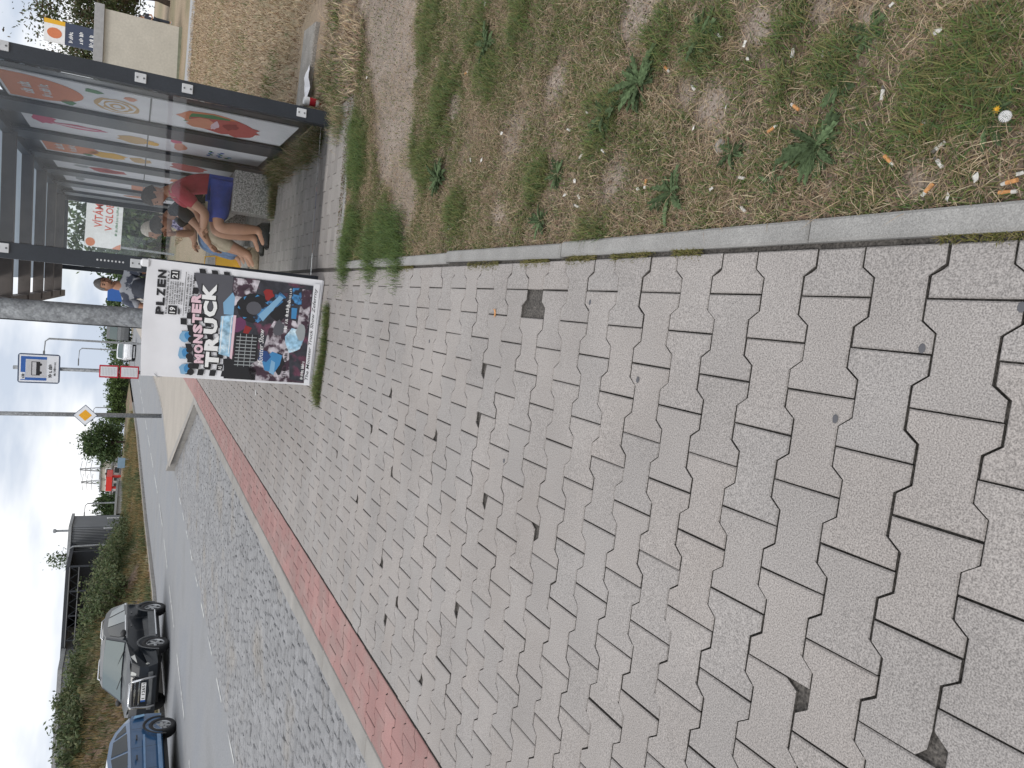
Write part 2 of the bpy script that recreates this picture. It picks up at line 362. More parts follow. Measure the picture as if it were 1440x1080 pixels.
def lay_bones(root, mname, x0, nlines, y0, y1, nparts, left_half=True):
    items = []                                   # (kind, x, y, flip)
    j0, j1 = math.ceil((PY0-y1)/RP), math.floor((PY0-y0)/RP)
    for j in range(j0, j1+1):
        y = PY0-RP*j; ev = (j % 2 == 0)
        l = 1 if ev else 0
        if ev: items.append(('half', x0, y, True))        # flat end against the edging
        while l+2 <= nlines: items.append(('full', x0-.1*(l+1), y, False)); l += 2
        if l < nlines: items.append(('half', x0-.1*(l+1), y, False))
    vis = [it for it in items if in_view(it[1], it[2], 0, 190)]
    vis.sort(key=lambda it: it[1]**2+it[2]**2)
    meshes = {('full', None): up_fix(bone().mesh('paver', [mname, 'joint_bed'])), ('half', None): up_fix(bone('half').mesh('paver', [mname, 'joint_bed']))}
    for b in range(4): meshes[('full', b)] = up_fix(bone('full', b).mesh('paver', [mname, 'joint_bed']))
    chips = list(CHIPS); rest = {}
    for k, (kd, x, y, fl) in enumerate(vis):
        brk = None; rz = math.pi if fl else 0.
        if kd == 'full' and mname == 'paver_grey':
            for c in chips:
                if abs(c[0]-x) < .1 and abs(c[1]-y) < .069: brk = (0 if c[0] > x else 1) if c[1] > y else (3 if c[0] > x else 2); break
            if abs(HOLE[0]-x) < .1 and abs(HOLE[1]-y) < .069: kd = 'half'; rz = math.pi if HOLE[0] > x else 0.
        r2 = (rnd.gauss(0, .004), rnd.gauss(0, .004), rz+rnd.gauss(0, .0035)); loc = (x+rnd.gauss(0, .0005), y+rnd.gauss(0, .0005), rnd.gauss(0, .0009))
        if k < nparts: inst(meshes[(kd, brk)], 'paver', loc, root, rot=r2)
        else: rest.setdefault((kd, brk), []).append((loc, r2))
    if rest:
        mb = MB()
        for key, lst in rest.items():
            me = meshes[key]; vv = [p.co.copy() for p in me.vertices]; ff = [tuple(p.vertices) for p in me.polygons]
            fm = [p.material_index for p in me.polygons]
            for loc, r2 in lst:
                mb.m += fm; mb.addq(vv, ff, Matrix.Translation(loc) @ Matrix.Rotation(r2[2], 4, 'Z') @ Matrix.Rotation(r2[0], 4, 'X') @ Matrix.Rotation(r2[1], 4, 'Y'))
        tag(mb.build('paver_field', [mname, 'joint_bed'], root), kind='stuff')
pav = strip('pavement', [-.5, 5, 16.25], lambda y: -1.876, lambda y: .247, lambda y: -.0115, lambda y: -.0115, 'joint_bed', nx=4)
lay_bones(pav, 'paver_grey', PX0, 21, .0, 16.2, 300)
redp = strip('red_paver_band', [-.5, 5, 16.25], lambda y: -2.283, lambda y: -1.878, lambda y: -.0105, lambda y: -.0105, 'joint_bed', nx=2)
lay_bones(redp, 'paver_red', -1.879, 4, 1.5, 16.2, 300)
mbr = MB(); mbr.add([(-2.285, 16.2, zg(16)), (-1.872, 16.2, 0), (-1.872, 40, zg(40)+.004), (-2.285, 40, zg(40)+.004)], [(0, 1, 2, 3)])
tag(mbr.build('red_band_far', 'paver_red'), kind='structure')
# --- kerb along the bay
kb = empty('bay_kerb', (0, 0, 0)); tag(kb, kind='structure')
kme = MB().box(-.074, .074, -.497, .497, -.3, 0, bev=.008).mesh('kerb_stone', 'kerb_concrete')
for i in range(17):
    o = inst(kme, 'kerb_stone', (-2.361+rnd.gauss(0, .003), -.5+i+.5, rnd.gauss(0, .002)), kb, rz=rnd.gauss(0, .004))
ax, ay, bx, by = -2.42, 16.35, -5.5, 23.9
ln = math.hypot(bx-ax, by-ay); an = math.atan2(by-ay, bx-ax)-math.pi/2
for i in range(int(ln)+1):
    t = (i+.5)/ln; inst(kme, 'kerb_stone', (ax+(bx-ax)*t, ay+(by-ay)*t, .003), kb, rz=an)
for i in range(40):
    y0 = 24.6+i; dx = near_e(y0+.5)-near_e(y0-.5); inst(kme, 'kerb_stone', (near_e(y0)+.08, y0, zg(y0)+.002), kb, rz=-math.atan(dx))
# --- grey edging between pavers and lawn
ed = empty('lawn_edging', (0, 0, 0)); tag(ed, kind='structure')
eme = MB().box(-.0245, .0245, -.498, .498, -.2, .012, bev=.006).mesh('edging_slab', 'edging_concrete')
for i in range(5): inst(eme, 'edging_slab', (.2695+rnd.gauss(0, .0015), .62+i*1.0-.05, rnd.gauss(0, .0015)), ed, rz=rnd.gauss(0, .003))
for i in range(1): inst(eme, 'edging_slab', (.795+i*1.0, 5.06, -.004), ed, rz=math.pi/2+rnd.gauss(0, .004))
# --- cobbled bay
def zb(x): return -.13-(-2.44-x)*.028
bay = strip('cobbled_bay', [-2, 8, 16, 25], lambda y: -5.78, lambda y: -2.43, lambda y: zb(-5.78)-.045, lambda y: zb(-2.43)-.045, 'cobble_bed', nx=4)
cobs = []
y = 2.2
while y < 24.5:
    h = rnd.uniform(.085, .125); x = -2.45-rnd.uniform(0, .05)
    while x > -5.7:
        wdt = rnd.uniform(.10, .17); xm, ym = x-wdt/2, y+h/2
        if (ym < 16.2 or (xm+2.42)*(23.9-16.35)/(-5.5+2.42)+16.2 > ym) and in_view(xm, ym, zb(xm), 20): cobs.append((xm, ym, wdt-.009, h-.011))
        x -= wdt
    y += h
cobs.sort(key=lambda c: c[0]**2+c[1]**2)
def cobble(mb, wx, wy, T):
    e = lambda s: rnd.uniform(-s, s)
    v = [(-wx/2, -wy/2, -.05), (wx/2, -wy/2, -.05), (wx/2, wy/2, -.05), (-wx/2, wy/2, -.05)]
    for i, z in ((0, -.010), (.010, 0)):
        for sx, sy in ((-1, -1), (1, -1), (1, 1), (-1, 1)): v.append((sx*(wx/2-i)+e(.004), sy*(wy/2-i)+e(.004), z+e(.003)))
    v.append((e(.01), e(.01), .003+e(.002)))
    f = [(8, 9, 12), (9, 10, 12), (10, 11, 12), (11, 8, 12)]
    for a in (0, 4):
        for j in range(4): f.append((a+j, a+(j+1) % 4, a+4+(j+1) % 4, a+4+j))
    mb.add(v, f, T)
cvar = []
for k in range(14):
    m_ = MB(); cobble(m_, .105, .092, Matrix()); cvar.append(m_.mesh('cobblestone', 'cobble', smooth=False))
rest = MB()
for k, (cx, cy, wx, wy) in enumerate(cobs):
    zz = zb(cx)+rnd.gauss(0, .0035)
    if k < 300: inst(cvar[k % 14], 'cobblestone', (cx, cy, zz), bay, rz=rnd.gauss(0, .04), s=(wx/.105, wy/.092, 1))
    else: cobble(rest, wx, wy, Matrix.Translation((cx, cy, zz)) @ Matrix.Rotation(rnd.gauss(0, .05), 4, 'Z'))
tag(rest.build('cobblestone_field', 'cobble', bay), kind='stuff')
# --- rectangular pavers inside the shelter
sf = strip('shelter_floor', [4.98, 10, 16.2], lambda y: .249, lambda y: 1.47, lambda y: -.0118, lambda y: -.0118, 'joint_bed', nx=2)
sme = MB().box(-.0485, .0485, -.0985, .0985, -.03, .0, bev=.0035).mesh('paver', 'paver_small')
sl = []
for k, yy in enumerate(np.arange(5.14, 16.1, .1)):
    for xx in np.arange(.26+(.1 if k % 2 else 0), 1.46, .2):
        sl.append((xx+.1, yy, 1.0) if xx+.2 < 1.48 else (xx+.05, yy, .5))
    if k % 2: sl.append((.31, yy, .5))
sl.sort(key=lambda p: p[1]); rest = MB()
for k, (xx, yy, hf) in enumerate(sl):
    T = Matrix.Translation((xx, yy, rnd.gauss(0, .0012))) @ Matrix.Rotation(math.pi/2+rnd.gauss(0, .008), 4, 'Z')
    if k < 300: o = inst(sme, 'paver', T.translation, sf, rz=T.to_euler().z, s=(1, hf, 1))
    else: rest.add([p.co for p in sme.vertices], [tuple(p.vertices) for p in sme.polygons], T @ Matrix.Diagonal((1, hf, 1, 1)))
tag(rest.build('paver_field', 'paver_small', sf), kind='stuff')

# ================================================================== LAWN
PATHP = [gp(*q) for q in [(500, 0), (524, 60), (528, 120), (533, 200), (542, 290), (556, 345), (566, 300), (578, 220), (590, 140), (600, 70), (622, 0)]]
def path_mask(x, y):            # 1 on the trodden path, soft edges
    x = np.asarray(x); y = np.asarray(y)
    c = np.interp(x, [.3, .55, .9, 1.3, 1.7, 2.4, 6], [3.75, 3.82, 4.0, 4.12, 4.35, 4.75, 6.9]); hw = np.interp(x, [.3, .5, .8, 1.3, 1.8, 2.6], [.0, .16, .3, .42, .52, .6])
    d = np.abs(y-c)+(fbm(x*6, y*6)-.5)*.35
    return np.clip((hw-d)/.12+.5, 0, 1)*(hw > .02)
BARE = [(gp(*q), r_*.62) for q, r_ in [((1000, 150), .13), ((965, 130), .1), ((720, 190), .22), ((1065, 40), .1), ((1040, 205), .05), ((860, 250), .12), ((900, 20), .15), ((1230, 30), .07), ((780, 120), .12), ((1290, 250), .05), ((640, 150), .15), ((1160, 10), .06), ((700, 300), .12)]]
LUSH = [(gp(*q), r_*.8) for q, r_ in [((535, 345), .30), ((492, 340), .3), ((505, 215), .28), ((1370, 100), .085), ((1180, 95), .08), ((1100, 120), .05), ((600, 230), .2), ((630, 140), .22), ((690, 105), .13), ((580, 220), .15), ((1390, 60), .08), ((640, 300), .12), ((760, 250), .1), ((850, 165), .12), ((1000, 70), .1), ((1300, 170), .06), ((930, 60), .1), ((1110, 60), .06), ((610, 40), .2), ((680, 20), .2), ((1400, 150), .07), ((1330, 110), .08), ((740, 30), .14), ((830, 330), .1), ((1225, 75), .06)]]
def bare_mask(x, y):
    m = path_mask(x, y)
    for (c, r_) in BARE: m = np.maximum(m, np.clip(1.5-np.hypot(x-c[0], y-c[1])/r_*(.7+.8*fbm(x*14, y*14)), 0, 1))
    return m
def lush_mask(x, y):
    m = np.zeros_like(np.asarray(x, float))
    for (c, r_) in LUSH: m = np.maximum(m, np.clip(1.6-np.hypot(x-c[0], y-c[1])/r_*(.6+1.0*fbm(x*16+5, y*16)), 0, 1))
    return m
xs = np.r_[np.arange(.292, 3.3, .045), np.arange(3.4, 12, .35), np.arange(13, 60, 3), [70, 100, 160, 300]]
ys = np.r_[np.arange(-.2, 5.2, .05), np.arange(5.25, 16, .2), np.arange(16.2, 60, 1.2), [62, 70, 80, 97, 120, 200, 400]]
X, Y = np.meshgrid(xs, ys); zgv = np.vectorize(zg)
Z = zgv(Y)-.012+(fbm(X*5, Y*5)-.5)*.03*np.clip((X-.30)/.2, 0, 1)*(Y < 12)+.02*np.clip((X-.3)/1.0, 0, 1)-.02*path_mask(X, Y)
Z = np.where((X > 1.4) & (Y > 4.9), Z-.0, Z)
V = np.c_[X.ravel(), Y.ravel(), Z.ravel()]
nb = len(xs); idx = np.arange(len(V)).reshape(X.shape)
F = np.stack([idx[:-1, :-1], idx[:-1, 1:], idx[1:, 1:], idx[1:, :-1]], -1).reshape(-1, 4)
cx, cy = V[F].mean(1)[:, 0], V[F].mean(1)[:, 1]
F = F[~((cx < 1.46) & (cy > 5.0) & (cy < 16.2))]
pm_ = bare_mask(V[:, 0], V[:, 1])[:, None]; fn = fbm(V[:, 0]*3, V[:, 1]*3)[:, None]; fn2 = fbm(V[:, 0]*.5+3, V[:, 1]*.5)[:, None]
near = np.array([[.195, .147, .112]])*(.7+.65*fn)
C_ = near*(1-pm_)+np.array([[.30, .248, .21]])*(.85+.3*fn)*pm_
farc = np.array([[.33, .25, .17]])*(1-np.clip((fn2-.45)*4, 0, 1)*.55)+np.array([[.12, .125, .05]])*np.clip((fn2-.45)*4, 0, 1)*.55
t_ = np.clip((V[:, 1:2]-5)/3, 0, 1); C_ = C_*(1-t_)+farc*t_
mat('lawn_soil', (.2, .15, .1), .95, var=.18, vscale=14, fine=.4, fscale=150, bump=1, bscale=150, attr='Col')
me = fast_mesh('lawn', V, F, 'lawn_soil', C_, smooth=True); lawn = bpy.data.objects.new('lawn', me); col.objects.link(lawn); tag(lawn, kind='structure')

def blades(name, px_, py_, pz_, Ln, W, t1, t2, az, cols, mname='grass', parent=None, kind='stuff'):
    n = len(px_); P = np.c_[px_, py_, pz_]; h = np.c_[np.cos(az), np.sin(az), np.zeros(n)]; s = np.c_[-np.sin(az), np.cos(az), np.zeros(n)]; zz = np.array([[0, 0, 1.]])
    m = P+(Ln*.5)[:, None]*(h*np.sin(t1)[:, None]+zz*np.cos(t1)[:, None]); tp = m+(Ln*.5)[:, None]*(h*np.sin(t2)[:, None]+zz*np.cos(t2)[:, None])
    w_ = W[:, None]*.5
    V = np.stack([P-s*w_, P+s*w_, m-s*w_*.8, m+s*w_*.8, tp], 1).reshape(-1, 3)
    b = (np.arange(n)*5)[:, None]
    F = np.concatenate([b+np.array([[0, 1, 3]]), b+np.array([[0, 3, 2]]), b+np.array([[2, 3, 4]])], 0)
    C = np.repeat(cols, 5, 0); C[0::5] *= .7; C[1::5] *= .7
    me = fast_mesh(name, V, F, mname, np.clip(C, 0, 1)); o = bpy.data.objects.new(name, me); col.objects.link(o)
    if parent is not None: o.parent = parent
    if kind: o['kind'] = kind
    return o
def cmix(n, pal, jit=.18):
    pal = np.array(pal); c = pal[nrs.randint(0, len(pal), n)]; return c*(1+jit*nrs.randn(n, 1))
GREEN = [(.10, .155, .045), (.13, .19, .055), (.085, .14, .05), (.16, .205, .07), (.115, .165, .075)]
OLIVE = [(.19, .185, .075), (.23, .21, .09), (.16, .165, .065)]
DRY = [(.46, .35, .22), (.38, .275, .18), (.56, .46, .32), (.32, .215, .15), (.43, .34, .24)]
def visible_xy(n, x0, x1, y0, y1):
    x = nrs.uniform(x0, x1, n); y = y0+(y1-y0)*nrs.rand(n)
    v = np.c_[x, y, np.full(n, -CH)]; d = v@AF; px_, py_ = (v@AD)/d*FPX+720, 540-(v@AR)/d*FPX
    k = (d > .1) & (px_ > -60) & (px_ < 1520) & (py_ > -60) & (py_ < 1130); return x[k], y[k]
def lawn_z(x, y): return -.012+.02*np.clip((x-.3)/1.0, 0, 1)
# 1: green blades
x, y = visible_xy(560000, .297, 2.5, .45, 5.0)
lm_ = lush_mask(x, y); bm_ = bare_mask(x, y); g_ = fbm(x*5+2, y*5)
g2_ = fbm(x*15+7, y*15, 3); pr = np.clip((g2_*.6+g_*.4-.36)*4.5, .2, 1)*.95+lm_*np.clip(.25+(g2_-.38)*2.5, .1, .9)*.75; pr *= (1-bm_*.95); pr[(np.hypot(x, y) > 3)] *= .8
k = nrs.rand(len(x)) < pr; x, y, lm_ = x[k], y[k], lm_[k]; n = len(x)
Ln = nrs.uniform(.014, .045, n)*(1+.6*lm_); cg = np.where(nrs.rand(n, 1) < .58, cmix(n, GREEN), cmix(n, OLIVE))
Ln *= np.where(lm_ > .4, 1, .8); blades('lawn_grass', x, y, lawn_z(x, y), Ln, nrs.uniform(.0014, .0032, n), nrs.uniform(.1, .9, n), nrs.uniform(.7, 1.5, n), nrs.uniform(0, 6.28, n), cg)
print('green blades', n)
# 2: straw lying about
x, y = visible_xy(620000, .297, 2.5, .45, 5.0)
bm_ = bare_mask(x, y); g_ = fbm(x*4+8, y*4+3); pr = (np.clip((g_-.22)*1.8, 0.2, .9))*(1-bm_*.72)
k = nrs.rand(len(x)) < pr*.8; x, y = x[k], y[k]; n = len(x)
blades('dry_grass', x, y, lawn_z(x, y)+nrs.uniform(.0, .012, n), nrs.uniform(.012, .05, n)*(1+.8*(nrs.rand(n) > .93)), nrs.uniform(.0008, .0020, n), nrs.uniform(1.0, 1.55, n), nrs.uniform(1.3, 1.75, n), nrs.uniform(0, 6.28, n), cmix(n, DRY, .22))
print('straw', n)
# crumbs of soil, straw and leaf litter
x, y = visible_xy(190000, .297, 2.6, .45, 5.2); k = nrs.rand(len(x)) > .8*path_mask(x, y); x, y = x[k], y[k]; n = len(x); a = nrs.randn(n, 3); a[:, 2] *= .4; a /= np.linalg.norm(a, axis=1)[:, None]; b = np.cross(a, nrs.randn(n, 3)); b /= np.linalg.norm(b, axis=1)[:, None]
s = (nrs.uniform(.0008, .0028, n)*(1+.22*y))[:, None]; P = np.c_[x, y, lawn_z(x, y)+nrs.uniform(.002, .012, n)]
V = np.stack([P-a*s, P+b*s*.7, P+a*s, P-b*s*.7], 1).reshape(-1, 3)
cc = cmix(n, [(.10, .07, .05), (.16, .115, .085), (.30, .23, .16), (.38, .32, .26), (.13, .15, .06), (.09, .13, .045), (.22, .13, .085), (.06, .045, .035)], .2)
o = bpy.data.objects.new('leaf_litter', fast_mesh('leaf_litter', V, np.arange(4*n).reshape(-1, 4), 'grass', np.clip(np.repeat(cc, 4, 0), 0, 1))); col.objects.link(o); tag(o, kind='stuff')
# 3: farther lawn beside and behind the shelter
x = nrs.uniform(1.45, 12, 150000); y = 4.9+25*nrs.rand(150000)**1.6
v = np.c_[x, y, np.full(len(x), -CH)]; d = v@AF; px_, py_ = (v@AD)/d*FPX+720, 540-(v@AR)/d*FPX
k = (px_ > 150) & (py_ > -40) & (py_ < 480) & (path_mask(x, y) < .5); x, y = x[k], y[k]
k = ~((y > 6.2) & (y < 7.25) & (x > 1.62) & (x < 2.6)); x, y = x[k], y[k]; n = len(x)
g_ = fbm(x*1.2, y*1.2); gg = nrs.rand(n) < np.clip((g_-.5)*4+.12, .05, .7)*np.clip(1.3-y/20, .2, 1)
cc = np.where(gg[:, None], cmix(n, GREEN+OLIVE), cmix(n, DRY))
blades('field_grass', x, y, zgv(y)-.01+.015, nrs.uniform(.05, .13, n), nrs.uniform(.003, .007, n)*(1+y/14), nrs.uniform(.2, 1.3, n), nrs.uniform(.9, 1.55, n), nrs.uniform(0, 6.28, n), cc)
print('field', n)
# 4: tufts in joints, under the board and along the shelter wall
def tuft(pts, n, Lr, pal, name, spread=.02, lift=0., w=(.0015, .003)):
    pts = np.array(pts); i = nrs.randint(0, len(pts), n); x = pts[i, 0]+nrs.randn(n)*spread; y = pts[i, 1]+nrs.randn(n)*spread
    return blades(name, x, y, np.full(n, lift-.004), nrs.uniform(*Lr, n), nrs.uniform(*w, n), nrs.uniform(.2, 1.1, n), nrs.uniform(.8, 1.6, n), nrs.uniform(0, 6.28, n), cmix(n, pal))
MOSS = [(.16, .15, .045), (.20, .18, .06), (.12, .13, .04), (.24, .20, .10)]
seam = []
for (xa, xb) in [(660, 700), (735, 770), (800, 835), (862, 915), (950, 985), (1330, 1440), (560, 580)]:
    for q in np.linspace(xa, xb, 9): yy = np.interp(q, [560, 700, 900, 1000, 1150, 1440], [377, 372, 356, 349, 341, 322]); seam.append(gp(q, yy))
tuft(seam, 3200, (.008, .022), MOSS, 'joint_weed', .008)
board = [gp(q, yy) for q, yy in [(448, 560), (450, 540), (452, 525), (455, 505), (457, 490), (458, 475), (460, 455), (461, 440), (445, 550), (452, 515), (447, 535)]]
tuft(board, 5000, (.02, .085), GREEN+OLIVE, 'weed_strip', .032)
tuft([gp(q, yy) for q, yy in [(486, 372), (488, 350), (495, 330), (500, 318), (520, 345), (545, 340), (560, 360), (540, 325), (525, 365), (555, 325)]], 9000, (.04, .10), GREEN, 'lush_weed', .07)
tuft([gp(q, yy) for q, yy in [(500, 180), (503, 195), (508, 212), (510, 228), (506, 245), (498, 235)]], 5000, (.04, .1), GREEN, 'path_edge_weed', .06)
wl = [(1.34-.1*rnd.random(), 6.0+2.3*rnd.random()) for _ in range(40)]
tuft(wl, 5200, (.06, .26), DRY+OLIVE+GREEN+[(.35, .18, .08)], 'wall_weed', .06, w=(.002, .005))
tuft([(1.2-.33*rnd.random(), 7.98+.1*rnd.random()) for _ in range(20)], 2600, (.04, .14), GREEN+OLIVE+DRY, 'bench_weed', .04, w=(.002, .004))
tuft([gp(q, yy) for q, yy in [(470, 150), (480, 172), (465, 120), (455, 100), (475, 162), (448, 165)]], 3500, (.05, .13), GREEN+DRY, 'post_weed', .08)
# ================================================================== BUS SHELTER
SY0, SY1, WX = 5.72, 15.2, 1.42
sh = empty('bus_shelter', (.75, SY0, 0), lean=True)
tag(sh, 'long glass and anthracite bus shelter with food posters along its back wall', 'bus shelter')
def loc(x, y, z): return (x-.75, y-SY0, z)
def sbox(name, m, x0, x1, y0, y1, z0, z1, par=sh, bev=0): return MB().box(x0-.75, x1-.75, y0-SY0, y1-SY0, z0, z1, bev=bev).build(name, m, par)
sbox('post', 'anthracite', 1.345, 1.445, SY0-.05, SY0+.05, -.03, 2.46, bev=.006)
sbox('post', 'anthracite', .095, .20, SY0-.05, SY0+.05, -.03, 2.46, bev=.006)
sbox('post', 'anthracite', .12, .20, SY1-.05, SY1+.03, -.03, 2.46, bev=.006)
sbox('post', 'anthracite', 1.345, 1.445, SY1-.05, SY1+.03, -.03, 2.46, bev=.006)
PER = 1.38
for k in range(1, 7): sbox('wall_post', 'anthracite', 1.375, 1.40, SY0+.53+PER*k-.46, SY0+.53+PER*k, 0.0, 2.40)
for k in range(7):                                                  # dark infill behind the posts
    a = SY0+.055 if k == 0 else SY0+.07+PER*k; b = min(SY0+.065+PER*(k+1), SY1-.06); sbox('wall_panel', 'dark_panel', 1.428, 1.442, a, b, .04, 2.25 if k == 0 else 2.38)
sbox('top_rail', 'anthracite', 1.35, 1.45, SY0+.055, SY1-.055, 2.385, 2.47)
# glass of the near end and of the far end, in an upper and a lower pane
for (z0, z1) in ((.06, 1.085), (1.115, 2.36)):
    sbox('glass_pane', 'shelter_glass', .205, 1.34, SY0-.005, SY0+.005, z0, z1)
    sbox('glass_pane', 'shelter_glass', .205, 1.34, SY1-.015, SY1-.005, z0, z1)
sbox('crossbar', 'anthracite', .205, 1.34, SY0+.0, SY0+.05, 2.365, 2.42)
sbox('crossbar', 'anthracite', .205, 1.34, SY1-.04, SY1, 2.365, 2.42)
for k, (x, z) in enumerate([(1.368, 2.06), (1.368, 1.29), (1.37, 1.0), (1.392, .22), (.115, 2.03), (.122, 1.268), (.13, .2)]):
    xx = x-LEAN*z*.0
    c = sbox('glass_clamp', 'white_plate', xx-.032+LEAN*-z, xx+.028+LEAN*-z, SY0-.064, SY0-.051, z-.035, z+.035, bev=.003)
    for dz in (-.02, .02): MB().tube([loc(xx-LEAN*z-.002, SY0-.0635, z+dz), loc(xx-LEAN*z-.002, SY0-.067, z+dz)], .006, 8).build('screw', 'grey_plastic', c)
mb = MB()
for k in range(8): mb.ball(loc(.148, SY0-.0505, 1.5-.022*k), (.007, .002, .006), 6, 4)
mb.build('sticker_dots', 'white_plate', sh)
# roof: dark deck, rafters reaching out to a front beam
mat('roof_sheet', (.52, .56, .60), .5, var=.08, vscale=2, trans=.75)
rf = sbox('roof', 'roof_sheet', -.06, 1.52, SY0-.12, SY1+.1, 2.475, 2.49)
for k in range(8):
    yk = SY0+.27+PER*k
    if yk < SY1: sbox('rafter', 'brown_beam', -.33, 1.44, yk, yk+.1, 2.36, 2.472, rf)
sbox('front_beam', 'brown_beam', -.36, -.25, SY0-.12, SY1+.1, 2.373, 2.47, rf)
# posters on the back wall
def mcol(name, c): return flat(name, c).name
for nm, c in dict(p_orange=(.62, .20, .09), p_red=(.44, .07, .06), p_green=(.05, .20, .07), p_tan=(.55, .36, .16), p_pink=(.55, .07, .15), p_yellow=(.75, .42, .03), p_white=(.78, .78, .78), p_blue=(.05, .10, .38), p_flesh=(.62, .25, .15), p_dred=(.25, .02, .02), p_grey=(.3, .32, .33), p_cyan=(.05, .22, .45), p_black=(.012, .012, .015), p_lpink=(.70, .50, .56), p_dgrey=(.085, .085, .10), p_navy=(.02, .06, .2), p_purple=(.13, .035, .10), p_lblue=(.20, .38, .56)).items(): flat(nm, c)
mat('p_smoke', (.50, .46, .50), .7, var=.3, vscale=20, c2=(.05, .025, .04), c2scale=12, c2pos=(.46, .54))
mat('p_photo', (.03, .03, .04), .6, var=.4, vscale=25, c2=(.12, .04, .07), c2scale=11, c2pos=(.53, .62))
mat('p_tech', (.05, .20, .42), .6, var=.5, vscale=40, c2=(.02, .02, .03), c2scale=18, c2pos=(.48, .55))
mat('p_sky', (.30, .50, .66), .6, var=.4, vscale=30, c2=(.55, .68, .76), c2scale=14)
def blob(cx, cy, rx, ry, n=18, wob=.0, seed=0, a0=0., a1=2*math.pi):
    rr = random.Random(seed); return [(cx+rx*(1+wob*rr.uniform(-1, 1))*math.cos(a0+(a1-a0)*i/n), cy+ry*(1+wob*rr.uniform(-1, 1))*math.sin(a0+(a1-a0)*i/n)) for i in range(n)]
def scrib(mb, P_, u0, u1, v0, v1, h=.003, seed=0):        # print too small to read: letter-sized strokes in word groups
    rr = random.Random(seed); hh = v1-v0; u = u0
    while u < u1-.3*hh:
        for _ in range(rr.randint(2, 7)):
            w_ = hh*rr.uniform(.35, .6)
            if u+w_ > u1: break
            k = rr.randint(0, 3); t = hh*.2
            if k != 1: P_.rect(mb, u, u+t, v0+(0 if k else hh*.25), v1, h)
            if k != 2: P_.rect(mb, u+t, u+w_, v1-t, v1, h)
            if k != 0: P_.rect(mb, u+w_-t, u+w_, v0+hh*.25, v1-t, h)
            if k == 3 or k == 0: P_.rect(mb, u+t, u+w_-t, v0+hh*.3, v0+hh*.3+t, h)
            u += w_+hh*.14
        u += hh*.35
    return mb
PH, PW = 2.10, .92
for k in range(6):
    yn = SY0+.07+PER*k+.46 if k else SY0+.56
    wd = PW
    p = sbox('advert_poster', 'paper', 1.415, 1.424, yn, yn+wd, .12, .12+PH)
    pr = Print(loc(1.415, yn+wd, .12+PH), (0, -1, 0), (0, 0, -1), (-1, 0, 0))
    def put(m, pts, h=.002): mb = MB(); pr.poly(mb, pts, h); mb.build('print', m, p)
    mb = MB(); pr.rect(mb, 0, wd, 1.0, 1.012, .003); mb.build('seam', 'grey_plastic', p)
    if k in (0, 2):
        put('p_orange', blob(wd*.52, .12, wd*.43, .42, 24, a0=-.1, a1=math.pi+.1) + [(wd*.09, .02), (wd*.95, .02)])
        mb = MB(); scrib(mb, pr, wd*.3, wd*.72, .12, .2, .004, 1); scrib(mb, pr, wd*.27, wd*.76, .25, .32, .004, 2); mb.build('lettering', 'p_white', p)
        put('p_green', blob(wd*.2, .42, .09, .05, 12, .2, 3))
    if k == 0:
        put('p_green', blob(wd*.82, .62, .07, .06, 12, .3, 4))
        for j in range(5): mb = MB(); q = blob(wd*.45+.012*j, .78, .20-.033*j, .145-.024*j, 16, .1, 7); 
        for j in range(6):
            a = blob(wd*.42, .77, .26-.04*j, .16-.026*j, 18, .12, 8+j); put('p_tan' if j % 2 == 0 else 'paper', a, .0021+.0003*j)
        put('p_flesh', blob(wd*.80, .86, .06, .045, 10, .3, 5))
        put('p_orange', blob(wd*.62, 1.46, .25, .26, 18, .12, 9), .002); put('p_green', blob(wd*.55, 1.45, .26, .19, 18, .2, 10), .0024)
        put('p_red', blob(wd*.42, 1.58, .30, .27, 22, .18, 11), .0028); put('p_flesh', blob(wd*.40, 1.40, .22, .12, 18, .2, 12), .0032); put('p_red', blob(wd*.3, 1.70, .2, .16, 14, .2, 13), .0036)
        put('p_dred', blob(wd*.5, 1.62, .14, .06, 14, .3, 14), .004); put('p_lpink', blob(wd*.42, 1.5, .16, .03, 14, .3, 15), .0044)
    elif k == 1:
        put('p_pink', blob(wd*.62, .16, .2, .10, 16, .25, 1)); put('p_pink', blob(wd*.5, .42, .09, .24, 16, .2, 2), .0024); put('p_lpink', blob(wd*.5, .42, .04, .2, 12, .2, 3), .0028)
        put('p_tan', blob(wd*.35, .9, .2, .16, 16, .2, 4)); put('p_yellow', blob(wd*.3, 1.05, .1, .06, 12, .2, 5), .0024); put('p_pink', blob(wd*.7, 1.25, .1, .05, 12, .3, 6)); put('p_flesh', blob(wd*.4, 1.3, .2, .06, 12, .3, 6))
        for j in range(12): put(['p_blue', 'p_green', 'p_cyan'][j % 3], blob(wd*(.2+.07*(j % 5)), 1.58+.09*(j//5)+.02*(j % 2), .035, .022, 7, .3, j), .002)
    elif k == 2:
        put('p_yellow', blob(wd*.4, .62, .22, .2, 16, .2, 1)); put('p_tan', blob(wd*.4, .95, .18, .12, 14, .2, 2)); put('p_red', blob(wd*.45, 1.45, .26, .2, 16, .25, 3))
    elif k == 3:
        put('p_grey', blob(wd*.5, .3, .1, .1, 12, .3, 1)); put('p_red', blob(wd*.4, .58, .2, .22, 14, .2, 2)); put('p_dred', blob(wd*.4, .62, .08, .1, 10, .2, 3), .0026); put('p_orange', blob(wd*.5, 1.5, .2, .2, 12, .2, 4))
    elif k == 4:
        mb = MB(); pr.rect(mb, .02, wd-.02, .85, 1.7); mb.build('print', 'p_flesh', p); put('p_grey', blob(wd*.5, .2, .2, .06, 12, .2, 1))
    else:
        put('p_flesh', blob(wd*.4, 1.0, .15, .3, 12, .2, 2))
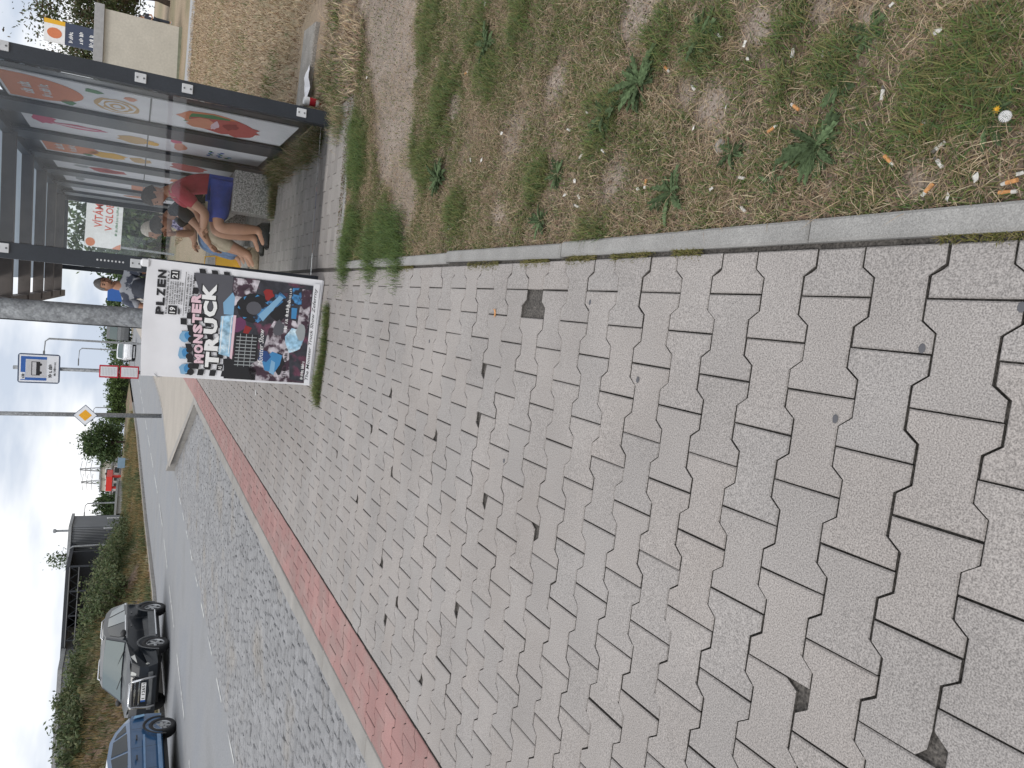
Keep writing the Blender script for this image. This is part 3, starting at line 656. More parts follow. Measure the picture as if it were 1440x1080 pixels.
# bench
bn = empty('bench', (1.06, 8.13, 0)); tag(bn, 'speckled concrete bench block inside the bus shelter', 'bench')
MB().box(-.21, .21, 0, .34, -.01, .405, bev=.01).build('end_block', 'terrazzo', bn)
MB().box(-.21, .21, 2.2, 2.54, -.01, .405, bev=.01).build('end_block', 'terrazzo', bn)
MB().box(-.2, .2, .345, 2.195, .30, .41, bev=.01).build('seat', 'terrazzo', bn)

# ================================================================== LAMP POST AND EVENT BOARD
lp = empty('lamp_post', (-.235, 5.83, 0), lean=True); tag(lp, 'thick galvanised lamp post standing behind the event poster board', 'lamp post')
MB().tube([(0, 0, -.02), (0, 0, 1.0), (0, 0, 4.2), (0, 0, 7.5)], [.073, .071, .066, .05], 20).build('pole', 'galvanised', lp, True)
MB().lathe([(.15, 0), (.15, .02), (.085, .03), (.085, .06)], 20).build('base_plate', 'galvanised', lp)
mb = MB(); mb.tube([(0, 0, 7.45), (0, -.3, 7.7), (0, -1.0, 7.8)], .03, 10); mb.build('arm', 'galvanised', lp, True)
MB().box(-.12, .12, -1.5, -.95, 7.76, 7.86, bev=.02).build('lamp_head', 'grey_plastic', lp)
mb = MB(); pts = [(-.068-.0*i, -.018+.012*math.sin(i*.9), .9+.13*i) for i in range(10)]; mb.tube([(p[0]-.004, p[1], p[2]) for p in pts], .004, 6); mb.build('cable', 'black_plastic', lp)

BW, BH = .815, 1.165
eb = empty('poster_board', (-.237, 5.495, .0)); eb.rotation_euler = (R(-1.0), LEAN*.3, R(-8.0))
tag(eb, 'white event poster board with a monster truck print tied to the lamp post', 'poster board')
# crumpled white sheet folded round the board
nu, nv = 28, 40; V = []; F = []
def crum(u, v): return .012*(vnoise(u*4+3, v*3+1)-.5)+.006*math.exp(-((v-.47)/.012)**2)+.010*max(0, .06-v)/.06*(vnoise(u*7, 3.1)-.2)
for j in range(nv+1):
    for i in range(nu+1):
        u, v = i/nu, j/nv; V.append((-BW/2+BW*u, -.012-float(crum(u, v)), BH*(1-v)+.012*(v < .001)*math.sin(u*3)+.015))
for j in range(nv):
    for i in range(nu): a = j*(nu+1)+i; F.append((a+nu+1, a+nu+2, a+1, a))
mb = MB(); mb.add(V, F); sheet = mb.build('poster_sheet', 'paper', eb, True)
MB().box(-BW/2+.004, BW/2-.004, -.004, .012, .004, BH-.004).build('backing_board', 'paper', eb)
MB().box(-BW/2+.06, BW/2-.08, .50, .516, .004, BH-.02).build('rear_board', 'p_white', eb)
mb = MB()
for sx in (-1, 1): mb.tube([(sx*(BW/2-.03), .012, BH-.05), (sx*.16, .2, BH-.06), (sx*(BW/2-.12), .50, BH-.05)], .003, 6)
mb.tube([(-BW/2+.02, -.02, BH-.07), (-BW/2-.006, -.01, BH-.09), (-BW/2-.004, .01, BH-.12)], .0025, 6)
mb.build('tie_wire', 'steel', eb)
MB().box(BW/2-.055, BW/2-.008, -.025, .03, BH+.0, BH+.06, bev=.012).build('tape_wrap', 'paper', eb)
pr = Print((-BW/2, -.0205, BH+.015), (1, 0, 0), (0, 0, -1), (0, -1, 0))
def U(u): return u*BW
def W(v): return v*BH
def pp(m, pts, h=0., name='print'): mb = MB(); pr.poly(mb, [(U(a), W(b)) for a, b in pts], h); return mb.build(name, m, eb)
def ptxt(m, s, u0, u1, v0, v1, h=.003, bold=.0, shear=0., rot=0., name='lettering'): mb = MB(); pr.text(mb, s, U(u0), U(u1), W(v0), W(v1), h, bold, shear, rot); return mb.build(name, m, eb)
def pscr(m, u0, u1, v0, v1, h=.003, seed=0): mb = MB(); scrib(mb, pr, U(u0), U(u1), W(v0), W(v1), h, seed); return mb.build('small_print', m, eb)
# head: place, dates, times
for i, ch in enumerate('PLZEN'): ptxt('p_black', ch, .545+.077*i, .613+.077*i, .055, .100, .001, .05)
pscr('p_black', .55, .92, .106, .116, .001, 3)
for u0, t in ((.555, '19'), (.855, '21')):
    pp('p_black', [(u0, .122), (u0+.075, .122), (u0+.075, .168), (u0, .168)], .001); ptxt('p_white', t, u0+.012, u0+.063, .130, .160, .0016, .02)
for i in range(6): pscr('p_black', .645, .84, .122+.0125*i, .131+.0125*i, .001, 10+i)
pp('p_black', [(.56, .176), (.62, .176), (.60, .186), (.56, .186)], .001); pp('p_black', [(.55, .203), (.93, .203), (.93, .2055), (.55, .2055)], .001)
for i in range(3): pscr('p_black', .57+.02*i, .91, .212+.016*i, .222+.016*i, .001, 20+i)
# chequered flag
mb = MB(); wave = lambda u, v: (u, v+.02*math.sin(u*9)-.045*u)
for i in range(17):
    for j in range(7):
        if (i+j) % 2 == 0:
            a, b = .035+i*.055, .235+j*.034
            if (a > .55 and b < .262) : continue
            pr.poly(mb, [(U(p), W(q)) for p, q in [wave(a, b), wave(a+.055, b), wave(a+.055, b+.034), wave(a, b+.034)]], .0)
mb.build('print', 'p_black', eb)
pp('p_dgrey', [(.42, .445), (.55, .37), (.66, .31), (.93, .245), (.945, .465), (.5, .47)], .0004)
for (u, v, s_) in ((.08, .235, 1), (.22, .22, 1.1), (.37, .225, 1)):
    pp('p_lblue', blob(u, v, .052*s_, .028*s_, 10, .2, int(u*99)), .0012); pp('p_cyan', blob(u+.01, v+.012, .04*s_, .015*s_, 9, .2, int(u*77)), .0016); pp('p_black', blob(u-.02, v+.036, .03, .02, 10), .0018); pp('p_black', blob(u+.035, v+.034, .026, .018, 10), .0018)
# lettering MONSTER TRUCK
def block_word(word, u0, u1, v0, v1, m, rot, outline):
    n = len(word); w_ = (u1-u0)/n
    for i, ch in enumerate(word):
        a = u0+i*w_; dv = rot*(i/n)
        if outline: ptxt('p_black', ch, a-.006, a+w_*1.02, v0-.007+dv, v1+.007+dv, .0022, .10)
        ptxt(m, ch, a+.004, a+w_*.95, v0+dv, v1+dv, .0028, .06)
block_word('MONSTER', .14, .76, .285, .338, 'p_lpink', -.05, True)
block_word('TRUCK', .11, .86, .348, .425, 'p_white', -.06, True)
ptxt('p_white', 'AS', .10, .13, .425, .445, .003, .02)
# collage
pp('p_photo', [(.02, .47), (.94, .465), (.94, .95), (.02, .955)], .0008)
pp('p_black', [(.02, .462), (.18, .455), (.25, .52), (.2, .58), (.12, .65), (.02, .65)], .0012)
pp('p_smoke', [(.02, .62), (.14, .60), (.22, .655), (.30, .69), (.32, .77), (.28, .86), (.1, .955), (.02, .955)], .0012)
pp('p_smoke', [(.30, .68), (.5, .70), (.62, .74), (.6, .86), (.42, .92), (.25, .90)], .0011)
pp('p_smoke', [(.66, .475), (.93, .47), (.93, .62), (.80, .60), (.75, .53)], .0012)
pp('p_purple', [(.42, .49), (.56, .48), (.60, .55), (.5, .57)], .0013); pp('p_dred', [(.45, .55), (.52, .56), (.5, .6), (.44, .58)], .0014)
pp('p_sky', [(.24, .42), (.58, .415), (.60, .485), (.22, .485)], .0014); pp('p_lblue', [(.6, .43), (.70, .42), (.80, .47), (.76, .485), (.6, .485)], .0016)
for a in ((.25, .58, .425, .429), (.25, .58, .474, .478)): pp('p_white', [(a[0], a[2]), (a[1], a[2]), (a[1], a[3]), (a[0], a[3])], .0018)
pp('p_lpink', [(.21, .486), (.6, .486), (.6, .502), (.2, .50)], .0016)
pp('p_black', [(.12, .51), (.45, .505), (.44, .64), (.2, .65)], .0016)
mb = MB()
for i in range(9): a = .15+.032*i; pr.poly(mb, [(U(a), W(.515)), (U(a+.008), W(.515)), (U(a+.012), W(.635)), (U(a+.004), W(.635))], .0021)
for v in (.535, .57, .605): pr.rect(mb, U(.14), U(.44), W(v), W(v+.004), .0023)
mb.build('print', 'p_grey', eb)
pp('p_black', blob(.68, .60, .13, .10, 20, .06, 5), .0018); pp('p_dgrey', blob(.68, .60, .06, .045, 14), .0021)
for i in range(7): t = i*.9; pp('p_cyan', [(.68+.10*math.cos(t), .60+.08*math.sin(t)), (.68+.125*math.cos(t+.12), .60+.095*math.sin(t+.12)), (.68+.12*math.cos(t+.3), .60+.09*math.sin(t+.3))], .0022)
pp('p_tech', [(.55, .63), (.60, .60), (.80, .70), (.86, .74), (.80, .79), (.62, .68)], .002); pp('p_lblue', [(.57, .66), (.62, .63), (.82, .745), (.8, .77)], .0024); pp('p_dred', blob(.82, .68, .05, .03, 10, .3, 3), .0023)
pp('p_black', blob(.70, .745, .12, .055, 14, .15, 6), .0019); pp('p_dgrey', blob(.52, .76, .07, .035, 12, .2, 2), .002)
pp('p_cyan', [(.12, .70), (.2, .68), (.30, .735), (.27, .80), (.18, .79), (.1, .76)], .0022, 'print'); pp('p_black', blob(.2, .785, .1, .03, 12, .3, 3), .0021); pp('p_navy', blob(.25, .69, .06, .035, 12, .3, 4), .0024); pp('p_lblue', [(.1, .73), (.22, .735), (.2, .76), (.08, .76)], .0026)
pp('p_sky', blob(.42, .865, .12, .055, 14, .2, 4), .002); pp('p_cyan', [(.62, .83), (.72, .825), (.72, .86), (.62, .86)], .0022); pp('p_tech', [(.74, .82), (.90, .82), (.91, .87), (.76, .885)], .0022); pp('p_smoke', [(.5, .87), (.9, .88), (.9, .94), (.5, .94)], .0018)
pp('p_grey', blob(.5, .9, .09, .03, 12, .2, 8), .0024); pp('p_photo', [(.05, .86), (.3, .84), (.34, .95), (.03, .95)], .0022)
ptxt('p_white', 'Monster Show', .16, .50, .655, .685, .003, .0, .3, -.05); pscr('p_white', .52, .78, .79, .81, .003, 31); pscr('p_black', .06, .36, .81, .83, .003, 32)
pscr('p_white', .05, .25, .925, .943, .003, 33); pscr('p_white', .72, .90, .80, .815, .003, 34)
pp('paper', [(.0, .955), (.96, .945), (.965, .985), (.0, .99)], .0026)
ptxt('p_black', 'The Monster Truck Show Zeferrny', .05, .92, .957, .983, .0034, .008, .25, -.012)

# ================================================================== STREET SIGNS
bs = empty('bus_stop_sign', (-1.50, 13.5, 0), lean=True); tag(bs, 'blue and white bus stop sign on a pole with red timetable frames', 'bus stop sign')
mb = MB(); mb.tube([(0, 0, -.01), (0, 0, 2.85)], .03, 12); mb.build('pole', 'galvanised', bs, True)
mb = MB(); SW, SH = .47, .565
def rrect(x0, x1, z0, z1, r_, n=4):
    o = []
    for cx_, cz_, a in ((x1-r_, z1-r_, 0), (x0+r_, z1-r_, 90), (x0+r_, z0+r_, 180), (x1-r_, z0+r_, 270)):
        for i in range(n+1): t = R(a+90*i/n); o.append((cx_+r_*math.cos(t), cz_+r_*math.sin(t)))
    return o
TX = Matrix.Rotation(R(90), 4, 'X')
flat('sign_blue', (.02, .10, .36), .4); flat('sign_white', (.72, .74, .78), .4); flat('sign_edge', (.06, .085, .14), .4); flat('sign_red', (.48, .02, .04), .4); flat('sign_grey', (.5, .5, .52), .5); flat('sign_yellow', (.75, .36, .01), .4)
panel = MB().prism(rrect(-SW/2, SW/2, 0, SH, .04), .0, .02, Matrix.Translation((0, -.035, 2.22)) @ TX).build('sign_panel', 'sign_edge', bs)
ps = Print((-SW/2, -.0555, 2.22+SH), (1, 0, 0), (0, 0, -1), (0, -1, 0))
def sp(m, u0, u1, v0, v1, h): mb = MB(); ps.rect(mb, u0, u1, v0, v1, h); mb.build('sign_face', m, panel)
sp('sign_white', .02, SW-.02, .02, SH-.02, .001); sp('sign_blue', .045, SW-.045, .04, .385, .002); sp('sign_white', .06, .17, .04, .10, .0025); sp('sign_white', .09, SW-.09, .105, .385, .003)
sp('sign_grey', .095, SW-.095, .11, .38, .0035)
mb = MB(); ps.rect(mb, .125, SW-.125, .245, .295, .005); ps.rect(mb, .125, SW-.125, .18, .19, .005)
for u in (.125, SW-.133): ps.rect(mb, u, u+.008, .18, .245, .005)
for u in (.17, .30): ps.poly(mb, blob(u, .3, .022, .022, 12), .0055)
mb.build('bus_symbol', 'p_black', panel)
mb = MB(); scrib(mb, ps, .075, .165, .05, .09, .006, 1); scrib(mb, ps, .10, .36, .405, .455, .006, 2); scrib(mb, ps, .12, .35, .475, .505, .006, 3); mb.build('lettering', 'p_black', panel)
for k, z0 in enumerate((1.10, 1.40)):
    fr = MB().box(-.105, .105, -.05, -.031, z0-.005, z0+.275, bev=.006).build('timetable_frame', 'sign_red', bs)
    MB().box(-.08, .08, -.053, -.0505, z0+.015, z0+.255).build('timetable', 'sign_white', fr)
    mb = MB(); q = Print((-.08, -.0535, z0+.255), (1, 0, 0), (0, 0, -1), (0, -1, 0))
    for i in range(10): q.rect(mb, .015, .145, .02+.022*i, .026+.022*i, .001)
    mb.build('printed_rows', 'sign_grey', fr)
pr0 = gp(227, 585)
ps_ = empty('priority_road_sign', (pr0[0], pr0[1], zg(pr0[1])), lean=True); tag(ps_, 'tall grey pole with a yellow and white diamond priority sign', 'road sign')
MB().tube([(0, 0, -.02), (0, 0, 9)], [.085, .07], 12).build('pole', 'galvanised', ps_, True)
def diamond(r_): return [(r_, 0), (0, r_), (-r_, 0), (0, -r_)]
T_ = Matrix.Translation((0, -.10, 2.55)) @ TX
pn = MB().prism(diamond(.40), 0, .02, T_).build('sign_panel', 'sign_edge', ps_)
MB().prism(diamond(.37), .021, .024, T_).build('white_border', 'sign_white', pn); MB().prism(diamond(.215), .025, .028, T_).build('yellow_field', 'sign_yellow', pn)
# blue sign behind the standing man, small blue board by the far verge, round sign
b0 = gy(171, 412, 30); bl = empty('blue_direction_sign', (b0[0], 30, 0), lean=True); tag(bl, 'plain blue direction sign beyond the standing man', 'road sign')
MB().box(-.28, .28, -.03, 0, 1.5, 2.1, bev=.01).build('sign_panel', 'sign_blue', bl)
for sx in (-.2, .2): MB().tube([(sx, .03, -.01), (sx, .03, 2.05)], .03, 8).build('post', 'galvanised', bl)
# ================================================================== PEOPLE
def skin_graph(verts, edges, radii, sub=2):
    me = bpy.data.meshes.new('g'); me.from_pydata([tuple(v) for v in verts], edges, []); o = bpy.data.objects.new('g', me); col.objects.link(o)
    md = o.modifiers.new('s', 'SKIN'); md.use_smooth_shade = True; md.branch_smoothing = .6
    sv = me.skin_vertices[0].data
    for i, r_ in enumerate(radii): sv[i].radius = r_ if isinstance(r_, tuple) else (r_, r_); sv[i].use_root = (i == 0)
    o.modifiers.new('u', 'SUBSURF').levels = sub
    dg = bpy.context.evaluated_depsgraph_get(); m2 = bpy.data.meshes.new_from_object(o.evaluated_get(dg))
    V = [p.co.copy() for p in m2.vertices]; F = [tuple(p.vertices) for p in m2.polygons]
    bpy.data.objects.remove(o); bpy.data.meshes.remove(me); bpy.data.meshes.remove(m2); return V, F
def head_parts(c, face, up, s, hairstyle, mbb):
    """adds the head to the body builder (slot 0 skin, slot 1 dark features) and returns the hair mesh builder"""
    f = Vector(face).normalized(); u = (Vector(up)-f*Vector(up).dot(f)).normalized(); r_ = f.cross(u)
    T = Matrix.Translation(c) @ Matrix((r_, f, u)).transposed().to_4x4() @ Matrix.Scale(s, 4)
    n, m = 20, 14; V = []; F = []
    for i in range(m+1):
        a = math.pi*i/m
        for k in range(n):
            t = 2*math.pi*k/n; x, y, z = math.sin(a)*math.cos(t)*.076, math.sin(a)*math.sin(t)*.095, math.cos(a)*.118
            if z < -.02: x *= 1+(z+.02)*3.2; y = y*(1+(z+.02)*2.0)+.012*(-(z+.02)/.1)        # jaw narrows, chin comes forward
            if y > .06 and abs(x) < .02: y += .018*math.exp(-((z+.012)/.022)**2)               # nose
            if y > .05 and abs(abs(x)-.032) < .016 and abs(z-.015) < .016: y -= .008            # eye sockets
            V.append((x, y, z))
    for i in range(m):
        for k in range(n): F.append((i*n+k, (i+1)*n+k, (i+1)*n+(k+1) % n, i*n+(k+1) % n))
    mbb.cm = 0; mbb.add(V, F, T)
    def bl(cx_, cy_, cz_, rr): b = MB(); b.ball((cx_, cy_, cz_), rr, 8, 6); mbb.add(b.v, b.f, T)
    bl(0, .104, -.018, (.011, .016, .014)); bl(0, .096, .002, (.007, .012, .02))
    for sx in (-1, 1): bl(sx*.078, -.005, -.005, (.008, .018, .03))
    mbb.cm = 1
    for sx in (-1, 1): bl(sx*.031, .081, .014, (.011, .006, .006)); bl(sx*.031, .086, .034, (.017, .005, .004))
    bl(0, .088, -.062, (.022, .005, .004)); mbb.cm = 0
    hb = MB(); V = []; F = []; n, m = 22, 14
    for i in range(m+1):
        a = math.pi*i/m
        for k in range(n):
            t = 2*math.pi*k/n; j = 1+.05*rnd.uniform(-1, 1); V.append((math.sin(a)*math.cos(t)*.086*j, math.sin(a)*math.sin(t)*.104*j-.004, math.cos(a)*.128*j+.003))
    low = {'short': -.03, 'long': -.10}[hairstyle]
    for i in range(m):
        for k in range(n):
            q = (i*n+k, (i+1)*n+k, (i+1)*n+(k+1) % n, i*n+(k+1) % n); cz_ = sum(V[p][2] for p in q)/4; cy_ = sum(V[p][1] for p in q)/4
            if cz_ > (.055 if cy_ > .045 else (.015 if cy_ > .0 else low)): F.append(q)
    hb.add(V, F, T); return hb
def hand(mbb, w, d, up, s=1.0, curl=.5):
    d = Vector(d).normalized(); n = (Vector(up)-d*Vector(up).dot(d)).normalized(); sd = d.cross(n); w = Vector(w)
    mbb.tube([w-d*.02, w+d*.02, w+d*.055, w+d*.09], [.024*s, .03*s, .036*s, .03*s], 10)
    for i, (o_, ln) in enumerate([(-.027, .062), (-.009, .075), (.009, .070), (.026, .055)]):
        p = w+d*.078+sd*o_*s; pts = [p]; a = curl*.4
        for k in range(3): p = p+(d*math.cos(a)-n*math.sin(a))*ln*s/3*1.15; pts.append(p); a += curl*.55
        mbb.tube(pts, [.0095*s, .009*s, .008*s, .006*s], 7)
    p = w+d*.025-sd*.03*s; mbb.tube([p, p+d*.03-sd*.022, p+d*.058-sd*.026], [.012*s, .010*s, .007*s], 7)
def person(label, loc_, J, face, up, colors, hair='short', sleeves='short', legs='shorts', group=None, hs=1.0, wide=1.0):
    """J: joint name -> world point; L is the person's left"""
    root = empty('person', loc_); tag(root, label, 'person', group); O = Vector(loc_); P = {k: Vector(v)-O for k, v in J.items()}
    chest = P['chest']; pel = P['pelvis']; sp_ = (chest+pel)/2+Vector(J.get('bend', (0, 0, 0))); P['spine'] = sp_
    order = ['pelvis', 'spine', 'chest', 'neck', 'hb']; P['hb'] = P['neck']*.45+P['head']*.55
    rad = {'pelvis': .125*wide, 'spine': .125*wide, 'chest': .14*wide, 'neck': .062, 'hb': .06}
    ed_ = [('pelvis', 'spine'), ('spine', 'chest'), ('chest', 'neck'), ('neck', 'hb')]
    for s in 'LR':
        order += [s+k for k in ('sh', 'el', 'fa', 'wr', 'hip', 'kn', 'cv', 'an', 'toe')]; P[s+'fa'] = P[s+'el']*.7+P[s+'wr']*.3; P[s+'cv'] = P[s+'kn']*.68+P[s+'an']*.32
        rad.update({s+'sh': .07, s+'el': .05, s+'fa': .052, s+'wr': .033, s+'hip': .10, s+'kn': .070, s+'cv': .072, s+'an': .048, s+'toe': .034})
        ed_ += [('chest', s+'sh'), (s+'sh', s+'el'), (s+'el', s+'fa'), (s+'fa', s+'wr'), ('pelvis', s+'hip'), (s+'hip', s+'kn'), (s+'kn', s+'cv'), (s+'cv', s+'an'), (s+'an', s+'toe')]
    def graph(names, edges, grow, over={}):
        ix = {n_: i for i, n_ in enumerate(names)}
        rr = [over.get(n_, (tuple(q+grow for q in rad[n_]) if isinstance(rad[n_], tuple) else rad[n_]+grow)) for n_ in names]
        return skin_graph([P[n_] for n_ in names], [(ix[a], ix[b]) for a, b in edges], rr)
    body = MB(); body.add(*graph(order, ed_, 0, {'pelvis': .085, 'spine': .085, 'chest': .10, 'Lhip': .08, 'Rhip': .08, 'Lsh': .056, 'Rsh': .056})); hb = head_parts(P['head'], face, up, hs, hair, body)
    for s in 'LR':
        d = (P[s+'wr']-P[s+'el']); hand(body, P[s+'wr'], d+Vector(J.get(s+'hd', (0, 0, 0))), (0, 0, 1), .95)
    body.build('body', [colors.get('skin', 'skin'), 'hair_dark'], root, True); hb.build('hair', colors['hair'], root, True)
    # clothes follow the body
    nm = ['pelvis', 'spine', 'chest', 'ntop']; P['ntop'] = chest*.04+P['neck']*.96; rad['ntop'] = .062; ee = [('pelvis', 'spine'), ('spine', 'chest'), ('chest', 'ntop')]
    for s in 'LR':
        q = .72 if sleeves == 'short' else 1.0
        P[s+'sl'] = P[s+'sh']*(1-q)+P[s+'el']*q; rad[s+'sl'] = .062 if q < 1 else .05; nm += [s+'sh', s+'sl']; ee += [('chest', s+'sh'), (s+'sh', s+'sl')]
    V, F = graph(nm, ee, .012, {}); b = MB(); b.add(V, F); b.build('shirt', colors['shirt'], root, True)
    nm = ['pelvis']; ee = []
    for s in 'LR':
        q = .86 if legs == 'shorts' else 1.0
        P[s+'lg'] = P[s+'hip']*(1-q)+P[s+'kn']*q; rad[s+'lg'] = .088 if legs == 'shorts' else .07; nm += [s+'hip', s+'lg']; ee += [('pelvis', s+'hip'), (s+'hip', s+'lg')]
        if legs != 'shorts': q2 = .62 if legs == 'capri' else .97; P[s+'cf'] = P[s+'kn']*(1-q2)+P[s+'an']*q2; rad[s+'cf'] = .058; nm.append(s+'cf'); ee.append((s+'lg', s+'cf'))
    V, F = graph(nm, ee, .018); b = MB(); b.add(V, F); b.build('shorts' if legs == 'shorts' else 'trousers', colors['legs'], root, True)
    for s in 'LR':
        a, t = P[s+'an'], P[s+'toe']; d = (t-a); d.z = 0; d.normalize(); g = min(a.z-.07, t.z-.035); g = 0-loc_[2]*0
        base = Vector((a.x, a.y, 0)); sd = Vector((-d.y, d.x, 0)); b = MB(); secs = []
        for q, wd, h in ((-.085, .034, .085), (-.045, .046, .13), (.035, .048, .115), (.10, .052, .075), (.16, .050, .055), (.20, .032, .035)):
            for (sx, z) in ((-1, .0), (-1.05, .02), (-.8, h*.75), (0, h), (.8, h*.75), (1.05, .02), (1, 0)): secs.append(base+d*q+sd*wd*sx+Vector((0, 0, z)))
        F = [(i*7+k, i*7+k+1, (i+1)*7+k+1, (i+1)*7+k) for i in range(5) for k in range(6)]+[tuple(range(7)), tuple(range(35, 42))[::-1]]+[(i*7+6, i*7, (i+1)*7, (i+1)*7+6) for i in range(5)]
        b.add(secs, F); sh_ = b.build('shoe', colors['shoes'], root, True)
        if 'sole' in colors:
            b = MB(); b.add([base+d*(.06*math.cos(t)*2.1+.055)+sd*math.sin(t)*.05+Vector((0, 0, z)) for z in (0.001, .018) for t in [2*math.pi*i/14 for i in range(14)]], [(i, (i+1) % 14, 14+(i+1) % 14, 14+i) for i in range(14)]); b.build('sole', colors['sole'], sh_, True)
    return root
flat('hair_dark', (.02, .016, .013), .8); mat('hair_brown', (.055, .042, .032), .8, var=.3, vscale=60); mat('hair_white', (.62, .56, .47), .8, var=.2, vscale=60); mat('hair_grey', (.13, .12, .115), .8, var=.3, vscale=60)
mat('shirt_red', (.42, .05, .07), .9, var=.12, vscale=14, bump=.3, bscale=70); mat('shirt_black', (.02, .02, .024), .9, var=.2, vscale=14); mat('shorts_blue', (.025, .05, .26), .85, var=.15, vscale=14, bump=.3, bscale=60)
mat('trousers_beige', (.40, .34, .25), .9, var=.12, vscale=20); mat('floral', (.36, .32, .46), .9, var=.3, vscale=40, c2=(.06, .05, .14), c2scale=28, c2pos=(.48, .55)); mat('jeans', (.13, .20, .33), .9, var=.2, vscale=30); mat('shoe_black', (.02, .02, .022), .6); mat('shoe_tan', (.30, .24, .17), .8, var=.2, vscale=40); mat('shoe_grey', (.35, .34, .32), .8); mat('stripe_shirt', (.36, .38, .42), .9, var=.1, c2=(.06, .07, .10), c2scale=9, c2pos=(.49, .53)); mat('jacket_dark', (.03, .035, .05), .8, var=.3, vscale=12)
def JP(px_, py_, Y): return Vector(gy(px_, py_, Y))
# man in the red T-shirt, sitting on the near end of the bench, leaning on his thighs
def sitting(hx, hy, sx_, pel, y, knee_dx, foot_dx, dh=.0, lean_face=(-.85, -.25, -.45), lsh=.17):
    pass
y0 = 8.42
Jr = dict(pelvis=(1.13, y0, .505), chest=(1.0, y0, .88), neck=(.95, y0-.01, 1.03), head=(.895, y0-.02, 1.125), bend=(.055, 0, .02),
          Lsh=(.98, y0-.19, .95), Rsh=(.98, y0+.19, .95), Lel=(.79, y0-.22, .655), Rel=(.84, y0+.2, .70), Lwr=(.64, y0-.02, .645), Rwr=(.70, y0+.06, .66),
          Lhip=(1.08, y0-.10, .50), Rhip=(1.08, y0+.10, .50), Lkn=(.655, y0-.15, .52), Rkn=(.63, y0+.14, .52), Lan=(.70, y0-.17, .10), Ran=(.64, y0+.13, .10), Ltoe=(.54, y0-.21, .035), Rtoe=(.48, y0+.11, .035))
person('man in red T-shirt and blue shorts sitting hunched on the near bench end', (.7, y0, 0), Jr, (-.85, -.25, -.5), (-.35, 0, 1), dict(hair='hair_brown', shirt='shirt_red', legs='shorts_blue', shoes='shoe_black', sole='p_white'))
y0 = 9.02
Jb = dict(pelvis=(1.10, y0, .505), chest=(.86, y0, .82), neck=(.76, y0-.01, .97), head=(.66, y0-.03, 1.03), bend=(.06, 0, .04),
          Lsh=(.86, y0-.19, .90), Rsh=(.85, y0+.19, .90), Lel=(.68, y0-.22, .66), Rel=(.62, y0+.16, .70), Lwr=(.50, y0-.14, .53), Rwr=(.58, y0+.03, .90), Lhd=(-.0, 0, -.1),
          Lhip=(1.05, y0-.10, .50), Rhip=(1.05, y0+.10, .50), Lkn=(.60, y0-.14, .52), Rkn=(.57, y0+.14, .52), Lan=(.45, y0-.17, .10), Ran=(.47, y0+.13, .10), Ltoe=(.31, y0-.22, .035), Rtoe=(.32, y0+.10, .035))
person('dark-haired man in black T-shirt and beige trousers bent forward on the bench', (.6, y0, 0), Jb, (-.7, -.2, -.75), (-.7, 0, .8), dict(hair='hair_dark', shirt='shirt_black', legs='trousers_beige', shoes='shoe_tan'), legs='capri')
y0 = 9.75
Jw = dict(pelvis=(1.02, y0, .505), chest=(.80, y0, .83), neck=(.72, y0-.01, 1.0), head=(.635, y0-.03, 1.10), bend=(.04, 0, .02),
          Lsh=(.79, y0-.17, .90), Rsh=(.79, y0+.17, .90), Lel=(.70, y0-.2, .68), Rel=(.7, y0+.18, .68), Lwr=(.55, y0-.04, .64), Rwr=(.58, y0+.06, .64),
          Lhip=(.98, y0-.09, .50), Rhip=(.98, y0+.09, .50), Lkn=(.55, y0-.12, .52), Rkn=(.54, y0+.12, .52), Lan=(.50, y0-.12, .10), Ran=(.46, y0+.12, .10), Ltoe=(.36, y0-.15, .035), Rtoe=(.33, y0+.12, .035))
person('white-haired person in a floral top and jeans sitting farthest along the bench', (.6, y0, 0), Jw, (-.9, -.2, -.2), (-.2, 0, 1), dict(hair='hair_white', shirt='floral', legs='jeans', shoes='shoe_grey'), hair='long', legs='trousers')
bg_ = empty('shopping_bag', (.36, 10.05, 0)); tag(bg_, 'yellow shopping bag standing at the feet of the white-haired person', 'bag')
mb = MB(); mb.add([(-.16, -.08, 0), (.16, -.08, 0), (.16, .08, 0), (-.16, .08, 0), (-.19, -.05, .36), (.19, -.03, .33), (.18, .05, .36), (-.18, .04, .34)], [(3, 2, 1, 0), (0, 1, 5, 4), (1, 2, 6, 5), (2, 3, 7, 6), (3, 0, 4, 7)]); mb.build('bag_body', 'p_yellow', bg_)
mb = MB(); mb.tube([(-.08, 0, .34), (-.05, 0, .48), (.05, 0, .48), (.08, 0, .34)], .008, 6); mb.build('handle', 'p_yellow', bg_)
